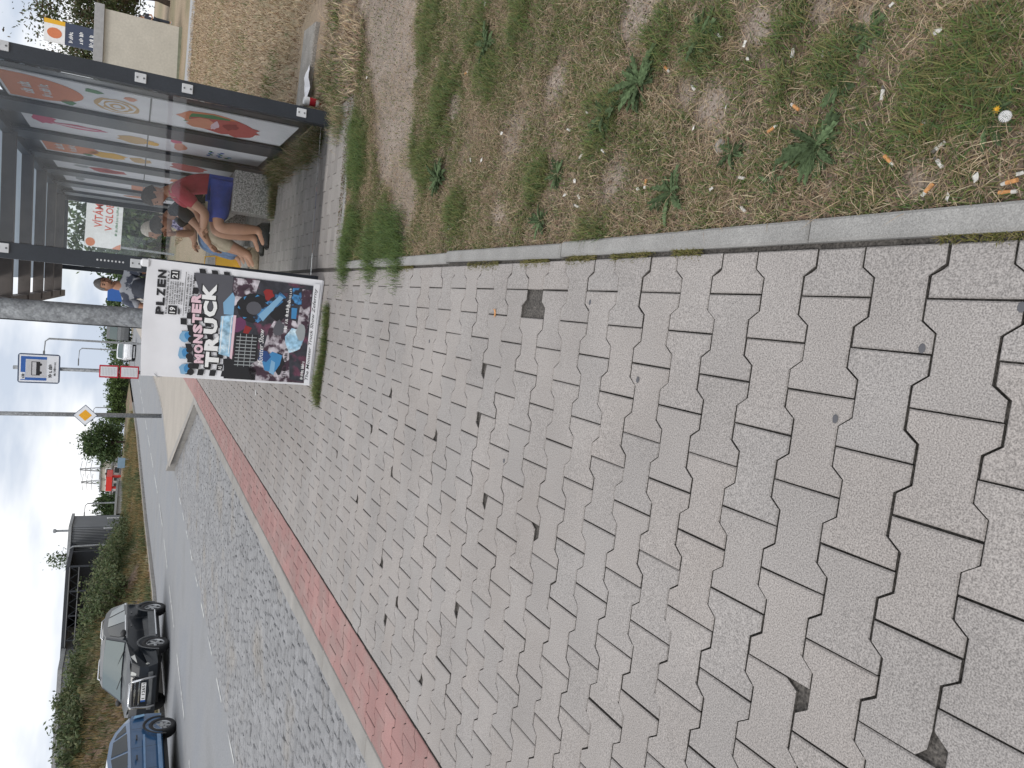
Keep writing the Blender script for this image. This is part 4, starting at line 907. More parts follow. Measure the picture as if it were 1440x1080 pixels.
# standing man
y0 = 10.6; xc = -.085
Js = dict(pelvis=(xc, y0, .95), chest=(xc, y0, 1.36), neck=(xc, y0, 1.55), head=(xc, y0-.02, 1.69), Lsh=(xc+.19, y0, 1.44), Rsh=(xc-.19, y0, 1.44), Lel=(xc+.25, y0-.05, 1.16), Rel=(xc-.25, y0-.05, 1.16), Lwr=(xc+.10, y0-.24, 1.10), Rwr=(xc-.10, y0-.24, 1.12),
          Lhip=(xc+.09, y0, .90), Rhip=(xc-.09, y0, .90), Lkn=(xc+.11, y0, .50), Rkn=(xc-.11, y0, .50), Lan=(xc+.12, y0, .10), Ran=(xc-.12, y0, .10), Ltoe=(xc+.14, y0-.15, .035), Rtoe=(xc-.14, y0-.15, .035))
Js = {k: (v[0], v[1], v[2]*.935 if v[2] > .2 else v[2]) for k, v in Js.items()}
person('standing man in a striped shirt and dark jacket seen between post and board', (xc, y0, 0), Js, (.25, -1, -.05), (0, 0, 1), dict(hair='hair_grey', shirt='stripe_shirt', legs='jacket_dark', shoes='shoe_black'), legs='trousers', sleeves='short', wide=.95)
mbk = MB(); mbk.tube([(xc+.0, y0-.16, 1.25), (xc, y0-.22, 1.10), (xc, y0-.2, .92)], [.10, .16, .13], 12); bp_ = mbk.build('chest_bag', 'jacket_dark', None, True); tag(bp_, 'dark bag held in front of the standing man', 'bag')
# far figure by the kiosk
y0 = 47.; xc = 14.6; zz = zg(y0)-.01
Jf = {k: (v[0]+.085+xc, v[1]-10.6+y0, v[2]+zz) for k, v in Js.items()}
pf = person('distant person in dark clothes on the field right of the kiosk', (xc, y0, zz), Jf, (-1, -.3, 0), (0, 0, 1), dict(hair='hair_dark', shirt='jacket_dark', legs='jacket_dark', shoes='shoe_grey'), legs='trousers')

# ================================================================== CARS
def make_car(name, label, paint, sp, loc_, rz, group=None, lower=None):
    """local: +Y is the front, X to the right, Z up"""
    root = empty(name, loc_, rz); tag(root, label, 'car', group)
    Wd, belt, k_, taper = sp['w']/2, sp['belt'], sp.get('tumble', .30), sp.get('nose', .20)
    ylim = sp['ylim']
    def hw(y, z):
        w_ = Wd
        if z > belt-.05: w_ -= (z-belt+.05)*k_
        elif z < .5: w_ -= (.5-z)*.12
        e = max(0, (abs(y)-ylim)/.55); w_ -= taper*e*e
        return w_
    def slab(outline, mname, nm, par, nrm=True):
        bm = bmesh.new(); n = len(outline)
        # dense outline
        pts = []
        for i in range(n):
            a, b = outline[i], outline[(i+1) % n]; q = max(1, int(math.hypot(a[0]-b[0], a[1]-b[1])/.22))
            for j in range(q): t = j/q; pts.append((a[0]*(1-t)+b[0]*t, a[1]*(1-t)+b[1]*t))
        n = len(pts); cols_ = (-1, -.93, -.5, 0, .5, .93, 1); rows = []
        for c in cols_:
            r_ = []
            for (y, z) in pts:
                w_ = hw(y, z); dz = 0; dy = 0
                if abs(c) == 1: dz = -.0
                y2 = y; z2 = z
                if abs(c) < .95:                      # crown: middle of bonnet, nose and roof bulge a little
                    z2 = z+.03*(1-c*c) if z > belt-.12 else z; y2 = y+(.06*(1-c*c) if y > ylim else (-.06*(1-c*c) if y < -ylim else 0))
                r_.append(bm.verts.new((c*w_, y2, z2)))
            rows.append(r_)
        for i in range(len(cols_)-1):
            for j in range(n):
                bm.faces.new((rows[i][j], rows[i+1][j], rows[i+1][(j+1) % n], rows[i][(j+1) % n]))
        for r_ in (rows[0], rows[-1]):
            f = bm.faces.new(r_); bmesh.ops.triangulate(bm, faces=[f])
        bmesh.ops.recalc_face_normals(bm, faces=bm.faces)
        me = bpy.data.meshes.new(nm); bm.to_mesh(me); bm.free(); me.materials.append(MATS[mname])
        o = bpy.data.objects.new(nm, me); col.objects.link(o); o.parent = par; return o
    wy, wr, ar = sp['wheels'], sp['wr'], sp['wr']+.06
    def arch(yc): return [(yc+ar*math.cos(t), wr+ar*math.sin(t)) for t in [math.pi*i/10 for i in range(11)]]
    low = sp['low']; z0 = .28
    under = [(low[-1][0], z0+.02)]+[(p[0], max(z0, p[1])) for p in arch(wy[1])[::-1]]+[(p[0], max(z0, p[1])) for p in arch(wy[0])[::-1]]+[(low[0][0]-.03, z0+.02)]
    body = slab(low+under, paint, 'body', root)
    top = slab(sp['green'], paint, 'cabin', root)
    def side(pts, m, nm, par, off=.008):
        for s in (-1, 1): MB().add([(s*(hw(y, z)+off), y, z) for y, z in pts], [tuple(range(len(pts)))[::s]]).build(nm, m, par)
    for i_, q in enumerate(sp['side_windows']): side(q, sp.get('sw', ['car_glass']*3)[i_], 'side_window', top)
    if sp.get('belt_trim'): side([(.75, belt+.015), (.75, belt+.035), (-1.9, belt+.06), (-1.9, belt+.04)], 'chrome', 'belt_trim', top, .012)
    for nm, q, m in (('windscreen', sp['ws'], 'windscreen'), ('rear_window', sp['rw'], 'car_glass')):
        (ya, za), (yb, zb_) = q; dn = Vector((0, -(zb_-za), (yb-ya))).normalized(); dn = dn if dn.z > 0 else -dn; mb = MB(); g = []
        for t in (0, .5, 1):
            y, z = ya*(1-t)+yb*t, za*(1-t)+zb_*t; w_ = hw(y, z)-.06
            for c in (-1, -.5, 0, .5, 1): g.append(Vector((c*w_, y, z+.03*(1-c*c)))+dn*.014)
        mb.add(g, [(r_*5+i, r_*5+i+1, r_*5+i+6, r_*5+i+5) for r_ in range(2) for i in range(4)]); mb.build(nm, m, top, True)
    if lower: side([(wy[0]-ar-.02, .30), (wy[0]-ar-.02, .52), (wy[1]+ar+.02, .52), (wy[1]+ar+.02, .30)], lower, 'sill_cladding', body, .012)
    for yy in sp.get('door_lines', []): side([(yy, .40), (yy+.012, .40), (yy+.012, belt-.02), (yy, belt-.02)], 'black_plastic', 'door_gap', body, .004)
    if sp.get('trim'): side([(wy[0]-ar, .66), (wy[1]+ar, .66), (wy[1]+ar, .70), (wy[0]-ar, .70)], sp['trim'], 'trim_strip', body, .012)
    for yy in sp.get('handles', []):
        for s in (-1, 1): MB().box(s*(hw(yy, belt-.12)+.005)-.012, s*(hw(yy, belt-.12)+.005)+.012, yy-.09, yy+.09, belt-.14, belt-.11, bev=.005).build('door_handle', sp.get('hcol', paint), body)
    for s in (-1, 1):
        ym = sp['mirror']; m_ = MB(); m_.ball((s*(hw(ym, belt+.08)+.13), ym, belt+.08), (.11, .06, .075), 10, 7); m_.tube([(s*(hw(ym, belt)-.02), ym, belt+.03), (s*(hw(ym, belt)+.08), ym, belt+.06)], .025, 6); m_.build('wing_mirror', sp.get('mcol', paint), root, True)
        for yc in wy:
            x = s*(Wd-.115); T = Matrix.Translation((x, yc, wr)) @ Matrix.Rotation(s*R(90), 4, 'Y')
            wh = MB().lathe([(wr*.62, -.10), (wr*.93, -.11), (wr, -.08), (wr, .08), (wr*.93, .112), (wr*.66, .105), (wr*.62, .08)], 28, T).build('wheel', 'rubber', root, True)
            mb = MB().lathe([(wr*.66, .09), (wr*.62, .10), (wr*.58, .07), (wr*.56, .02)], 28, T)
            for i in range(sp.get('spokes', 5)):
                a = 2*math.pi*i/sp.get('spokes', 5)+.3; d = Vector((math.cos(a), math.sin(a), 0)); n_ = Vector((-d.y, d.x, 0)); q = [d*.03+n_*.045, d*wr*.58+n_*.03, d*wr*.58-n_*.03, d*.03-n_*.045]
                mb.add([(*p.xy, .08) for p in q]+[(*p.xy, .04) for p in q], [(0, 1, 2, 3), (0, 4, 5, 1), (1, 5, 6, 2), (2, 6, 7, 3)], T)
            mb.lathe([(0, .092), (.05, .09), (.06, .06)], 14, T); mb.build('rim', 'alloy', wh, False)
            MB().lathe([(0.01, .0), (wr*.6, .0)], 24, T).build('spoke_shade_disc', 'black_plastic', wh)  # black disc painted as the shade behind the spokes
            mb = MB(); aw = ar+.05; o_ = [(yc+aw*math.cos(t), wr+aw*math.sin(t)) for t in [math.pi*(-.06+1.12*i/14) for i in range(15)]]; i_ = [(yc+ar*.985*math.cos(t), wr+ar*.985*math.sin(t)) for t in [math.pi*(-.06+1.12*i/14) for i in range(15)]]
            v = [(s*(hw(*p)+.016), p[0], p[1]) for p in o_]+[(s*(hw(*p)+.016), p[0], p[1]) for p in i_]+[(s*(hw(*p)-.2), p[0], p[1]) for p in i_]
            mb.add(v, [(i, i+1, 16+i, 15+i) for i in range(14)]+[(15+i, 16+i, 31+i, 30+i) for i in range(14)]); mb.build('wheel_arch', lower or 'black_plastic', body, True)
    MB().box(-Wd+.16, Wd-.16, wy[1]-.3, wy[0]+.3, .2, .34).build('underbody', 'black_plastic', root)
    return root, body, top, hw
suv_spec = dict(sw=['car_glass', 'windscreen', 'windscreen'], belt_trim=True, w=1.85, belt=1.08, ylim=1.75, nose=.26, tumble=.32, wr=.36, wheels=(1.36, -1.35), mirror=.78, mcol='black_plastic', handles=[.05, -.95], door_lines=[.42, -.55], spokes=5,  # rear side windows take the paler glass: sky reflection put into the colour
    low=[(2.25, .33), (2.31, .52), (2.29, .74), (2.18, .93), (1.85, 1.01), (1.05, 1.09), (-1.9, 1.12), (-2.2, 1.05), (-2.30, .7), (-2.26, .33)],
    green=[(1.10, 1.05), (.72, 1.31), (.32, 1.585), (.0, 1.66), (-.8, 1.685), (-1.5, 1.63), (-1.85, 1.50), (-2.15, 1.08)],
    side_windows=[[(.70, 1.13), (.62, 1.28), (.30, 1.50), (-.28, 1.56), (-.28, 1.13)], [(-.36, 1.13), (-.36, 1.56), (-1.0, 1.55), (-1.22, 1.13)], [(-1.30, 1.15), (-1.10, 1.54), (-1.55, 1.48), (-1.85, 1.17)]],
    ws=[(1.03, 1.105), (.35, 1.572)], rw=[(-2.12, 1.14), (-1.86, 1.48)])
p_ = gp(238, 905, -.25)
SUVX, SUVY = p_[0]-.86, p_[1]+1.30
suv, sbody, stop, shw = make_car('parked_suv', 'dark SUV with chrome bull bar and roof rails driving on the road', 'suv_paint', suv_spec, (SUVX, SUVY, -.25), math.pi+R(2), lower='grey_plastic')
suv.name = 'suv_car'
for s in (-1, 1):
    mb = MB(); mb.tube([(s*.60, .1, 1.66), (s*.61, .0, 1.715), (s*.60, -1.2, 1.72), (s*.58, -1.45, 1.66)], .018, 8); mb.build('roof_rail', 'chrome', stop, True)
    mb = MB(); g = [(s*.42, 2.27, .80), (s*.42, 2.22, .93), (s*.62, 2.15, .965), (s*.80, 1.93, .965), (s*.83, 1.88, .86), (s*.72, 2.12, .80)]; mb.add([Vector(p)+Vector((s*.02, .03, .01)) for p in g]+g, [tuple(range(6))]+[(i, (i+1) % 6, 6+(i+1) % 6, 6+i) for i in range(6)]); mb.build('headlight', 'headlamp', sbody)
    MB().lathe([(0, .012), (.05, .01), (.06, 0)], 14, Matrix.Translation((s*.66, 2.2, .55)) @ Matrix.Rotation(R(-90), 4, 'X')).build('fog_lamp', 'headlamp', sbody)
    mb = MB(); mb.box(s*.80-.06, s*.80+.06, -1.0, 1.0, .30, .345, bev=.01); mb.box(s*.93-.05, s*.93+.05, -.95, .95, .30, .34, bev=.012); mb.build('side_step', 'chrome', sbody)
    mb = MB(); mb.add([(s*(shw(y, z)+.01), y, z) for y, z in [(-1.95, .98), (-2.1, .95), (-2.2, .78), (-2.1, .78), (-1.95, .85)]], [(0, 1, 2, 3, 4)[::s]]); mb.build('tail_light', 'p_lblue', sbody)
MB().box(-.38, .38, 2.30, 2.36, .74, .90, bev=.02).build('grille', 'black_plastic', sbody)
mb = MB(); mb.box(-.36, .36, 2.362, 2.372, .815, .832); mb.box(-.36, .36, 2.362, 2.372, .70, .735); mb.box(-.09, .09, 2.366, 2.378, .80, .845); mb.box(-.16, .16, 2.37, 2.38, .813, .832); mb.build('grille_bar', 'chrome', sbody)
MB().box(-.52, .52, 2.30, 2.355, .40, .52, bev=.02).build('bumper_insert', 'grey_plastic', sbody)
plt = MB().box(-.26, .26, 2.375, 2.39, .56, .67).build('number_plate', 'p_white', sbody)
MB().box(.215, .26, 2.3905, 2.392, .56, .67).build('plate_band', 'sign_blue', plt)
qp = Print((.20, 2.391, .67), (-1, 0, 0), (0, 0, -1), (0, 1, 0)); mb = MB(); qp.text(mb, '1 12651', .02, .44, .018, .092, .001, .02); mb.build('lettering', 'p_black', plt)
mb = MB(); mb.tube([(-.40, 2.36, .34), (-.40, 2.44, .55), (-.36, 2.46, .88), (-.30, 2.44, .95), (.30, 2.44, .95), (.36, 2.46, .88), (.40, 2.44, .55), (.40, 2.36, .34)], .032, 10)
mb.build('bull_bar', 'chrome', sbody, True)
mb = MB(); mb.tube([(-.6, 1.075, 1.13), (-.1, .86, 1.255)], .01, 6); mb.tube([(.05, 1.09, 1.12), (.55, .9, 1.23)], .01, 6); mb.build('wiper', 'black_plastic', stop)
blue_spec = dict(w=1.70, belt=.95, ylim=1.6, nose=.2, tumble=.34, wr=.30, wheels=(1.26, -1.24), mirror=.62, handles=[.0, -.80], door_lines=[.42, -.42, -1.2], spokes=7, trim='blue_light', hcol='black_plastic',
    low=[(1.95, .30), (2.0, .5), (1.97, .68), (1.8, .80), (1.0, .94), (-1.6, 1.0), (-1.86, .92), (-1.94, .6), (-1.90, .30)],
    green=[(1.05, .92), (.45, 1.28), (.2, 1.34), (-.4, 1.385), (-1.0, 1.35), (-1.35, 1.25), (-1.80, .97)],
    side_windows=[[(.72, 1.0), (.30, 1.25), (-.30, 1.31), (-.30, 1.0)], [(-.38, 1.0), (-.38, 1.31), (-.95, 1.28), (-1.10, 1.02)], [(-1.18, 1.03), (-1.04, 1.26), (-1.22, 1.21), (-1.48, 1.05)]],
    ws=[(1.0, .97), (.24, 1.33)], rw=[(-1.76, 1.01), (-1.40, 1.23)])
mat('blue_light', (.12, .24, .42), .35, coat=.6)
p_ = gp(248, 1017, -.25)
bcar, bbody, btop, bhw = make_car('blue_hatchback', 'blue hatchback cut off by the picture edge ahead of the dark SUV', 'blue_paint', blue_spec, (p_[0]-.79, p_[1]-1.24, -.25), math.pi+R(1.5))
for s in (-1, 1):
    mb = MB(); mb.add([(s*(bhw(y, z)+.01), y, z) for y, z in [(-1.62, .90), (-1.80, .86), (-1.88, .66), (-1.70, .66)]], [(0, 1, 2, 3)[::s]]); mb.build('tail_light', 'p_lblue', bbody)
    side_pts = [(1.9, .34), (1.9, .46), (-1.9, .46), (-1.9, .34)]
for s in (-1, 1): MB().add([(s*(bhw(y, z)+.014), y, z) for y, z in [(-.84, .34), (.86, .34), (.86, .42), (-.84, .42)]], [(0, 1, 2, 3)[::-s]]).build('sill_trim', 'blue_light', bbody)
# a pale SUV and a van far up the road
w0 = gy(187, 495, 84)
wcar, wb_, wt_, _ = make_car('pale_suv', 'small white SUV far up the road beside the red timetables', 'white_paint', suv_spec, (w0[0], 84, zr(84)), math.pi+R(8), lower='black_plastic')
v0 = gy(170, 467, 105)
van_spec = dict(w=2.2, belt=1.5, ylim=2.6, nose=.1, tumble=.06, wr=.42, wheels=(1.9, -1.9), mirror=1.9, handles=[], door_lines=[.9], low=[(3.0, .4), (3.05, .8), (3.0, 1.2), (2.7, 1.5), (-2.9, 1.5), (-2.95, .4)], green=[(2.7, 1.45), (2.2, 2.4), (1.8, 2.75), (-2.85, 2.8), (-2.9, 1.5)], side_windows=[[(2.3, 1.6), (1.95, 2.3), (1.2, 2.3), (1.2, 1.6)]], ws=[(2.68, 1.55), (2.22, 2.4)], rw=[(-2.93, 1.7), (-2.9, 2.5)])
make_car('far_van', 'dark grey van parked far up the road right of the lamp post', 'grey_plastic', van_spec, (v0[0]+.2, 105, zg(105)-.02), math.pi)
# ================================================================== FOLIAGE
def leaf_cloud(name, n, ells, size, pal, parent=None, clumps=26, seed=1, fill=.55):
    r_ = np.random.RandomState(seed); cs = []
    wts = np.array([e[1][0]*e[1][1]*e[1][2] for e in ells]); wts = wts/wts.sum()
    cl_c = []; 
    for _ in range(clumps*len(ells)):
        e = ells[r_.choice(len(ells), p=wts)]; d = r_.randn(3); d /= np.linalg.norm(d); rad = (fill+(1-fill)*r_.rand())
        cl_c.append((np.array(e[0])+d*np.array(e[1])*rad, np.array(e[1])*(.16+.16*r_.rand()), .75+.5*r_.rand()))
    k = r_.randint(0, len(cl_c), n); C = np.array([c[0] for c in cl_c])[k]; S = np.array([c[1] for c in cl_c])[k]; B = np.array([c[2] for c in cl_c])[k]
    P = C+r_.randn(n, 3)*S*.8
    a = r_.randn(n, 3); a /= np.linalg.norm(a, axis=1)[:, None]; b = np.cross(a, r_.randn(n, 3)); b /= np.linalg.norm(b, axis=1)[:, None]
    s = size*(.6+.8*r_.rand(n))[:, None]
    V = np.stack([P-a*s, P+b*s*.45, P+a*s, P-b*s*.45], 1).reshape(-1, 3); F = np.arange(4*n).reshape(-1, 4)
    pal = np.array(pal); col_ = pal[r_.randint(0, len(pal), n)]*(1+.15*r_.randn(n, 1))*B[:, None]
    me = fast_mesh(name, V, F, 'leaf', np.clip(np.repeat(col_, 4, 0), 0, 1)); o = bpy.data.objects.new(name, me); col.objects.link(o)
    if parent is not None: o.parent = parent
    return o
TREEG = [(.06, .10, .038), (.075, .12, .045), (.05, .085, .032), (.10, .14, .05)]
BUSHG = [(.085, .115, .05), (.11, .14, .065), (.07, .10, .045), (.15, .16, .08)]
def tree(label, x, y, z, h, cr, n, size, pal=TREEG, seed=1, name='tree', group=None, trunk=.35, ells=None):
    t = empty(name, (x, y, z)); tag(t, label, 'tree', group); th = h*trunk; mb = MB(); r0 = max(.08, h*.028); rr = random.Random(seed)
    mb.tube([(0, 0, -.1), (.02*h, 0, th*.5), (0, .02*h, th), (-.01*h, 0, h*.7)], [r0*1.25, r0, r0*.85, r0*.35], 9)
    for i in range(6): a = i*1.05+rr.random(); zb_ = th*(.8+.12*i); mb.tube([(0, 0, zb_), (math.cos(a)*cr*.4, math.sin(a)*cr*.4, zb_+h*.12), (math.cos(a)*cr*.75, math.sin(a)*cr*.75, zb_+h*.2)], [r0*.5, r0*.3, r0*.1], 6)
    mb.build('trunk', 'bark', t, True)
    e = ells or [((0, 0, h*.66), (cr, cr, h*.36)), ((cr*.35, 0, h*.52), (cr*.7, cr*.7, h*.22)), ((-cr*.35, .2*cr, h*.55), (cr*.65, cr*.65, h*.24))]
    leaf_cloud('crown', n, e, size, pal, t, seed=seed); return t
def shrub(label, x, y, z, w_, h, n, size, pal, seed, group=None, name='shrub'):
    t = empty(name, (x, y, z)); tag(t, label, 'shrub', group); mb = MB(); rr = random.Random(seed)
    for i in range(6): a = i*1.05; mb.tube([(0, 0, -.05), (math.cos(a)*w_*.25, math.sin(a)*w_*.25, h*.4), (math.cos(a)*w_*.42, math.sin(a)*w_*.42, h*.75)], [.03, .02, .008], 5)
    mb.build('stem', 'bark', t)
    leaf_cloud('foliage', n, [((0, 0, h*.48), (w_*.55, w_*.55, h*.5)), ((w_*.2, 0, h*.3), (w_*.5, w_*.5, h*.32)), ((-w_*.2, .1, h*.35), (w_*.45, w_*.5, h*.33))], size, pal, t, clumps=16, seed=seed, fill=.3); return t

# ================================================================== FAR SIDE OF THE ROAD
def bank_z(x, y):
    e = far_e(y)-.15; d = e-x
    s = lambda a, b, t: (lambda q: q*q*(3-2*q))(min(1, max(0, (t-a)/(b-a))))
    crest = 1.75*(1-s(37, 47, y))+.25*(1-s(47, 70, y)); n_ = float(fbm(x*.35+9, y*.35))-.5; n2 = float(fbm(x*1.3, y*1.3))-.5
    return zr(y)+.12+zg(y)*0+.12*s(0, 1.5, d)+(crest+n_*1.0*(1 if y < 45 else .4))*s(1.2, 4.5, d)+n2*.35*s(.8, 3, d)
V = []; F = []; bys = list(np.arange(6, 60, .6))+list(np.arange(60, 130, 4))+[150, 200, 300, 500]; ds = [0, .25, .6, 1, 1.5, 2, 2.6, 3.2, 4, 5, 6, 7.5, 9, 12, 16, 25, 40, 80, 200, 600]
for yy in bys:
    for d in ds: xx = far_e(yy)-.15-d; V.append((xx, yy, bank_z(xx, yy) if d < 14 else bank_z(far_e(yy)-14, yy)*.6+zg(yy)*.4))
n = len(ds)
for i in range(len(bys)-1):
    for k in range(n-1): a = i*n+k; F.append((a, a+1, a+n+1, a+n)[::-1])
mat('earth', (.20, .135, .095), .95, var=.3, vscale=1.2, fine=.4, fscale=9, bump=1, bscale=6, c2=(.14, .13, .06), c2scale=.5, c2pos=(.42, .55))
mb = MB(); mb.add(V, F); emb = mb.build('embankment', 'earth', None, True); tag(emb, kind='structure')
emb.data.update(); bmx = bmesh.new(); bmx.from_mesh(emb.data); bmesh.ops.recalc_face_normals(bmx, faces=bmx.faces)
if sum(f.normal.z for f in bmx.faces) < 0: bmesh.ops.reverse_faces(bmx, faces=bmx.faces)
bmx.to_mesh(emb.data); bmx.free()
# verge grass
n = 80000; y = 14+60*nrs.rand(n)**1.3; d = .1+9*nrs.rand(n)**1.1; x = np.array([far_e(q) for q in y])-.2-d; z = np.array([bank_z(a, b) for a, b in zip(x, y)])
g_ = fbm(x*.8, y*.4); gr = (nrs.rand(n) < np.clip((g_-.38)*3+.25*(d > 2.5), .1, .9))
cc = np.where(gr[:, None], cmix(n, BUSHG), cmix(n, [(.25, .19, .09), (.30, .23, .12), (.21, .16, .08), (.28, .19, .08)]))
k = g_ > .3; 
blades('verge_grass', x[k], y[k], z[k], nrs.uniform(.12, .38, n)[k]*(1+.5*(d[k] > 2)), nrs.uniform(.012, .03, n)[k], nrs.uniform(.05, .7, n)[k], nrs.uniform(.4, 1.3, n)[k], nrs.uniform(0, 6.28, n)[k], cc[k])
# tall weeds and shrubs on the bank, placed along the sightlines of the photograph, standing on the bank
WPX = [(765, 3.2), (778, 2.6), (790, 3.4), (803, 2.8), (815, 3.0), (826, 2.4), (838, 3.0), (850, 2.6), (862, 3.3), (745, 3.2), (915, 5.2), (955, 4.6), (985, 4.9), (1010, 4.3), (1040, 4.8), (1065, 4.4), (885, 4.6), (935, 5.8)]
words = ['first', 'second', 'third', 'fourth', 'fifth', 'sixth', 'seventh', 'eighth', 'ninth', 'tenth', 'eleventh', 'twelfth', 'thirteenth', 'fourteenth', 'fifteenth', 'sixteenth', 'seventeenth', 'eighteenth', 'nineteenth', 'twentieth']
sh_l = []
for i, (py_, d) in enumerate(WPX):
    v = ray(150, py_); sl_ = v[0]/v[1]        # x = sl_*y ; find y with x = far_e - d
    yy = min(60, max(12, (far_e(30)-.15-d)/sl_)); xx = sl_*yy; sh_l.append((xx, yy, i))
sh_l.sort(key=lambda t: t[1])
for k, (xx, yy, i) in enumerate(sh_l):
    big = i < 10
    shrub(f'grey-green wild shrub on the roadside bank, {words[k]} counting away from the blue car', xx, yy, bank_z(xx, yy)-.05, 1.9 if big else 1.4, (1.25 if big else .8)+.25*rnd.random(), 1500, .075, BUSHG, 40+i, 'shrubs on the roadside bank')
# earth lumps on the mound
lump = [MB().ball((0, 0, 0), (1, .8, .6), 7, 5).mesh('earth_clod', 'earth') for _ in range(1)]
for me in lump:
    for v in me.vertices: v.co *= 1+.35*(rnd.random()-.5)
clods = MB(); me = lump[0]
for i in range(260):
    yy = rnd.uniform(16, 34); dd = rnd.uniform(2.2, 7); xx = far_e(yy)-.15-dd; s = rnd.uniform(.05, .2)
    clods.add([p.co for p in me.vertices], [tuple(p.vertices) for p in me.polygons], Matrix.Translation((xx, yy, bank_z(xx, yy))) @ Matrix.Rotation(rnd.random()*6, 4, 'Z') @ Matrix.Scale(s, 4))
tag(clods.build('earth_clods', 'earth'), kind='stuff')
# white-topped fence posts on the bank
fpx = [(728, 52), (742, 52), (767, 51), (777, 50), (785, 50)]
def at(px_, py_, Y): return Vector(gy(px_, py_, Y))
# --- buildings
def building(name, label, parts, cat='building'):
    o = parts[0]; root = empty(name, o); tag(root, label, cat); return root
mat('cladding', (.20, .21, .225), .6, var=.15, vscale=.6); mat('cladding_dark', (.13, .14, .155), .6, var=.15, vscale=.6); mat('roof_grey', (.27, .28, .29), .7); mat('shed_dark', (.022, .026, .034), .6); mat('render_beige', (.50, .47, .41), .9, var=.06, vscale=1.5, fine=.06, fscale=12); mat('concrete', (.34, .34, .345), .85, var=.1)
BY = 60.; a = at(101, 742, BY); b = at(101, 800, BY); zb0 = zg(BY)-.3
root = empty('corrugated_barn', ((a.x+b.x)/2, BY, zb0)); tag(root, 'grey corrugated metal barn with a flat roof above the bank', 'barn')
w_ = abs(a.x-b.x); h_ = a.z-zb0
MB().box(-w_/2, w_/2, .05, 3, 0, h_).build('wall', 'cladding_dark', root)
nrib = 26
rib = MB().box(0, w_/nrib*.5, -.06, .048, 0, h_-.02).mesh('cladding_rib', 'cladding')
for i in range(nrib): inst(rib, 'cladding_rib', (-w_/2+i*w_/nrib, 0, 0), root)
rfb = MB().box(-w_/2-.15, w_/2+.15, -.2, 3.2, h_+.005, h_+.2).build('roof', 'roof_grey', root)
c = at(99, 752, BY); mb = MB(); mb.tube([(c.x-root.location.x, 1, h_+.2), (c.x-root.location.x, 1, h_+1.05)], .09, 8); mb.lathe([(.16, 0), (.16, .15), (.0, .2)], 10, Matrix.Translation((c.x-root.location.x, 1, h_+1.05))); mb.build('chimney', 'galvanised', rfb)
TY = 55.; a = at(97, 797, TY); b = at(93, 935, TY); zt0 = zg(TY)-.4
root = empty('steel_canopy', ((a.x+b.x)/2, TY, zt0)); tag(root, 'long dark steel canopy with a lattice truss beside the barn', 'canopy'); w_ = abs(a.x-b.x); h_ = 4.35-zt0+.0
MB().box(-w_/2, w_/2, 0, 12, h_-.42, h_-.2).build('roof', 'shed_dark', root)
mb = MB(); nb_ = 8
for i in range(nb_):
    x0, x1 = -w_/2+w_*i/nb_, -w_/2+w_*(i+1)/nb_; mb.tube([(x0, -.05, h_-.45), ((x0+x1)/2, -.05, h_-1.0), (x1, -.05, h_-.45)], .022, 6)
mb.tube([(-w_/2, -.05, h_-1.0), (w_/2, -.05, h_-1.0)], .05, 6); mb.tube([(-w_/2, -.05, h_-.45), (w_/2, -.05, h_-.45)], .05, 6); mb.build('truss', 'anthracite', root)
for i in range(5): MB().tube([(-w_/2+w_*i/4, 0, 0), (-w_/2+w_*i/4, 0, h_-.45)], .07, 8).build('column', 'anthracite', root)
MB().box(w_/2-5.6, w_/2, 3, 3.2, 0, h_-.43).build('rear_wall', 'shed_dark', root)
MB().box(-w_/2+2.4, w_/2-5.62, 3, 3.2, 0, h_-.43).build('rear_wall', 'shed_dark', root)
QY = 52.; a = at(81, 943, QY); b = at(79, 1100, QY); z0_ = zg(QY)-.4
root = empty('grey_warehouse', ((a.x+b.x)/2, QY, z0_)); tag(root, 'low flat-roofed grey warehouse at the left end beyond the bank', 'warehouse'); w_ = abs(a.x-b.x); h_ = a.z-z0_
MB().box(-w_/2, w_/2, 0, 14, 0, h_-.25).build('wall', 'cladding', root); MB().box(-w_/2-.1, w_/2+.1, -.1, 14.1, h_-.245, h_).build('roof', 'roof_grey', root)
ribw = MB().box(0, .2, -.05, -.003, 0, h_-.27).mesh('cladding_rib', 'cladding_dark')
for i in range(int(w_/.5)): inst(ribw, 'cladding_rib', (-w_/2+i*.5, 0, 0), root)
# far row: storage wall, red canopy, white kiosk
def far_box(name, label, x0p, x1p, py0, py1, Y, m, rm='roof_grey', cat='building', wins=0):
    A = at(x0p, py0, Y); B = at(x1p, py1, Y); z0 = zg(Y)-.25; xm = (A.x+B.x)/2; w_ = abs(A.x-B.x); h = A.z-z0
    r_ = empty(name, (xm, Y, z0)); tag(r_, label, cat)
    MB().box(-w_/2, w_/2, 0, 6, 0, h-.2).build('wall', m, r_); MB().box(-w_/2-.2, w_/2+.2, -.2, 6.2, h-.195, h).build('roof', rm, r_)
    for i in range(wins):
        wx = -w_/2+w_*(i+.5)/wins; f = MB().box(wx-.5, wx+.5, -.06, -.005, h*.3, h*.75).build('window', 'p_white', r_); MB().box(wx-.42, wx+.42, -.075, -.062, h*.33, h*.72).build('pane', 'car_glass', f)
    return r_
far_box('grey_storage_hall', 'low grey storage hall far beyond the verge', 156, 178, 655, 700, 112, 'concrete', wins=4)
far_box('white_house', 'small pale house behind the storage hall', 140, 170, 660, 672, 125, 'render_beige', 'roof_grey', wins=2)
far_box('pale_shed', 'second small pale house right behind the red canopy', 140, 170, 676, 690, 130, 'render_beige', 'roof_grey', wins=2)
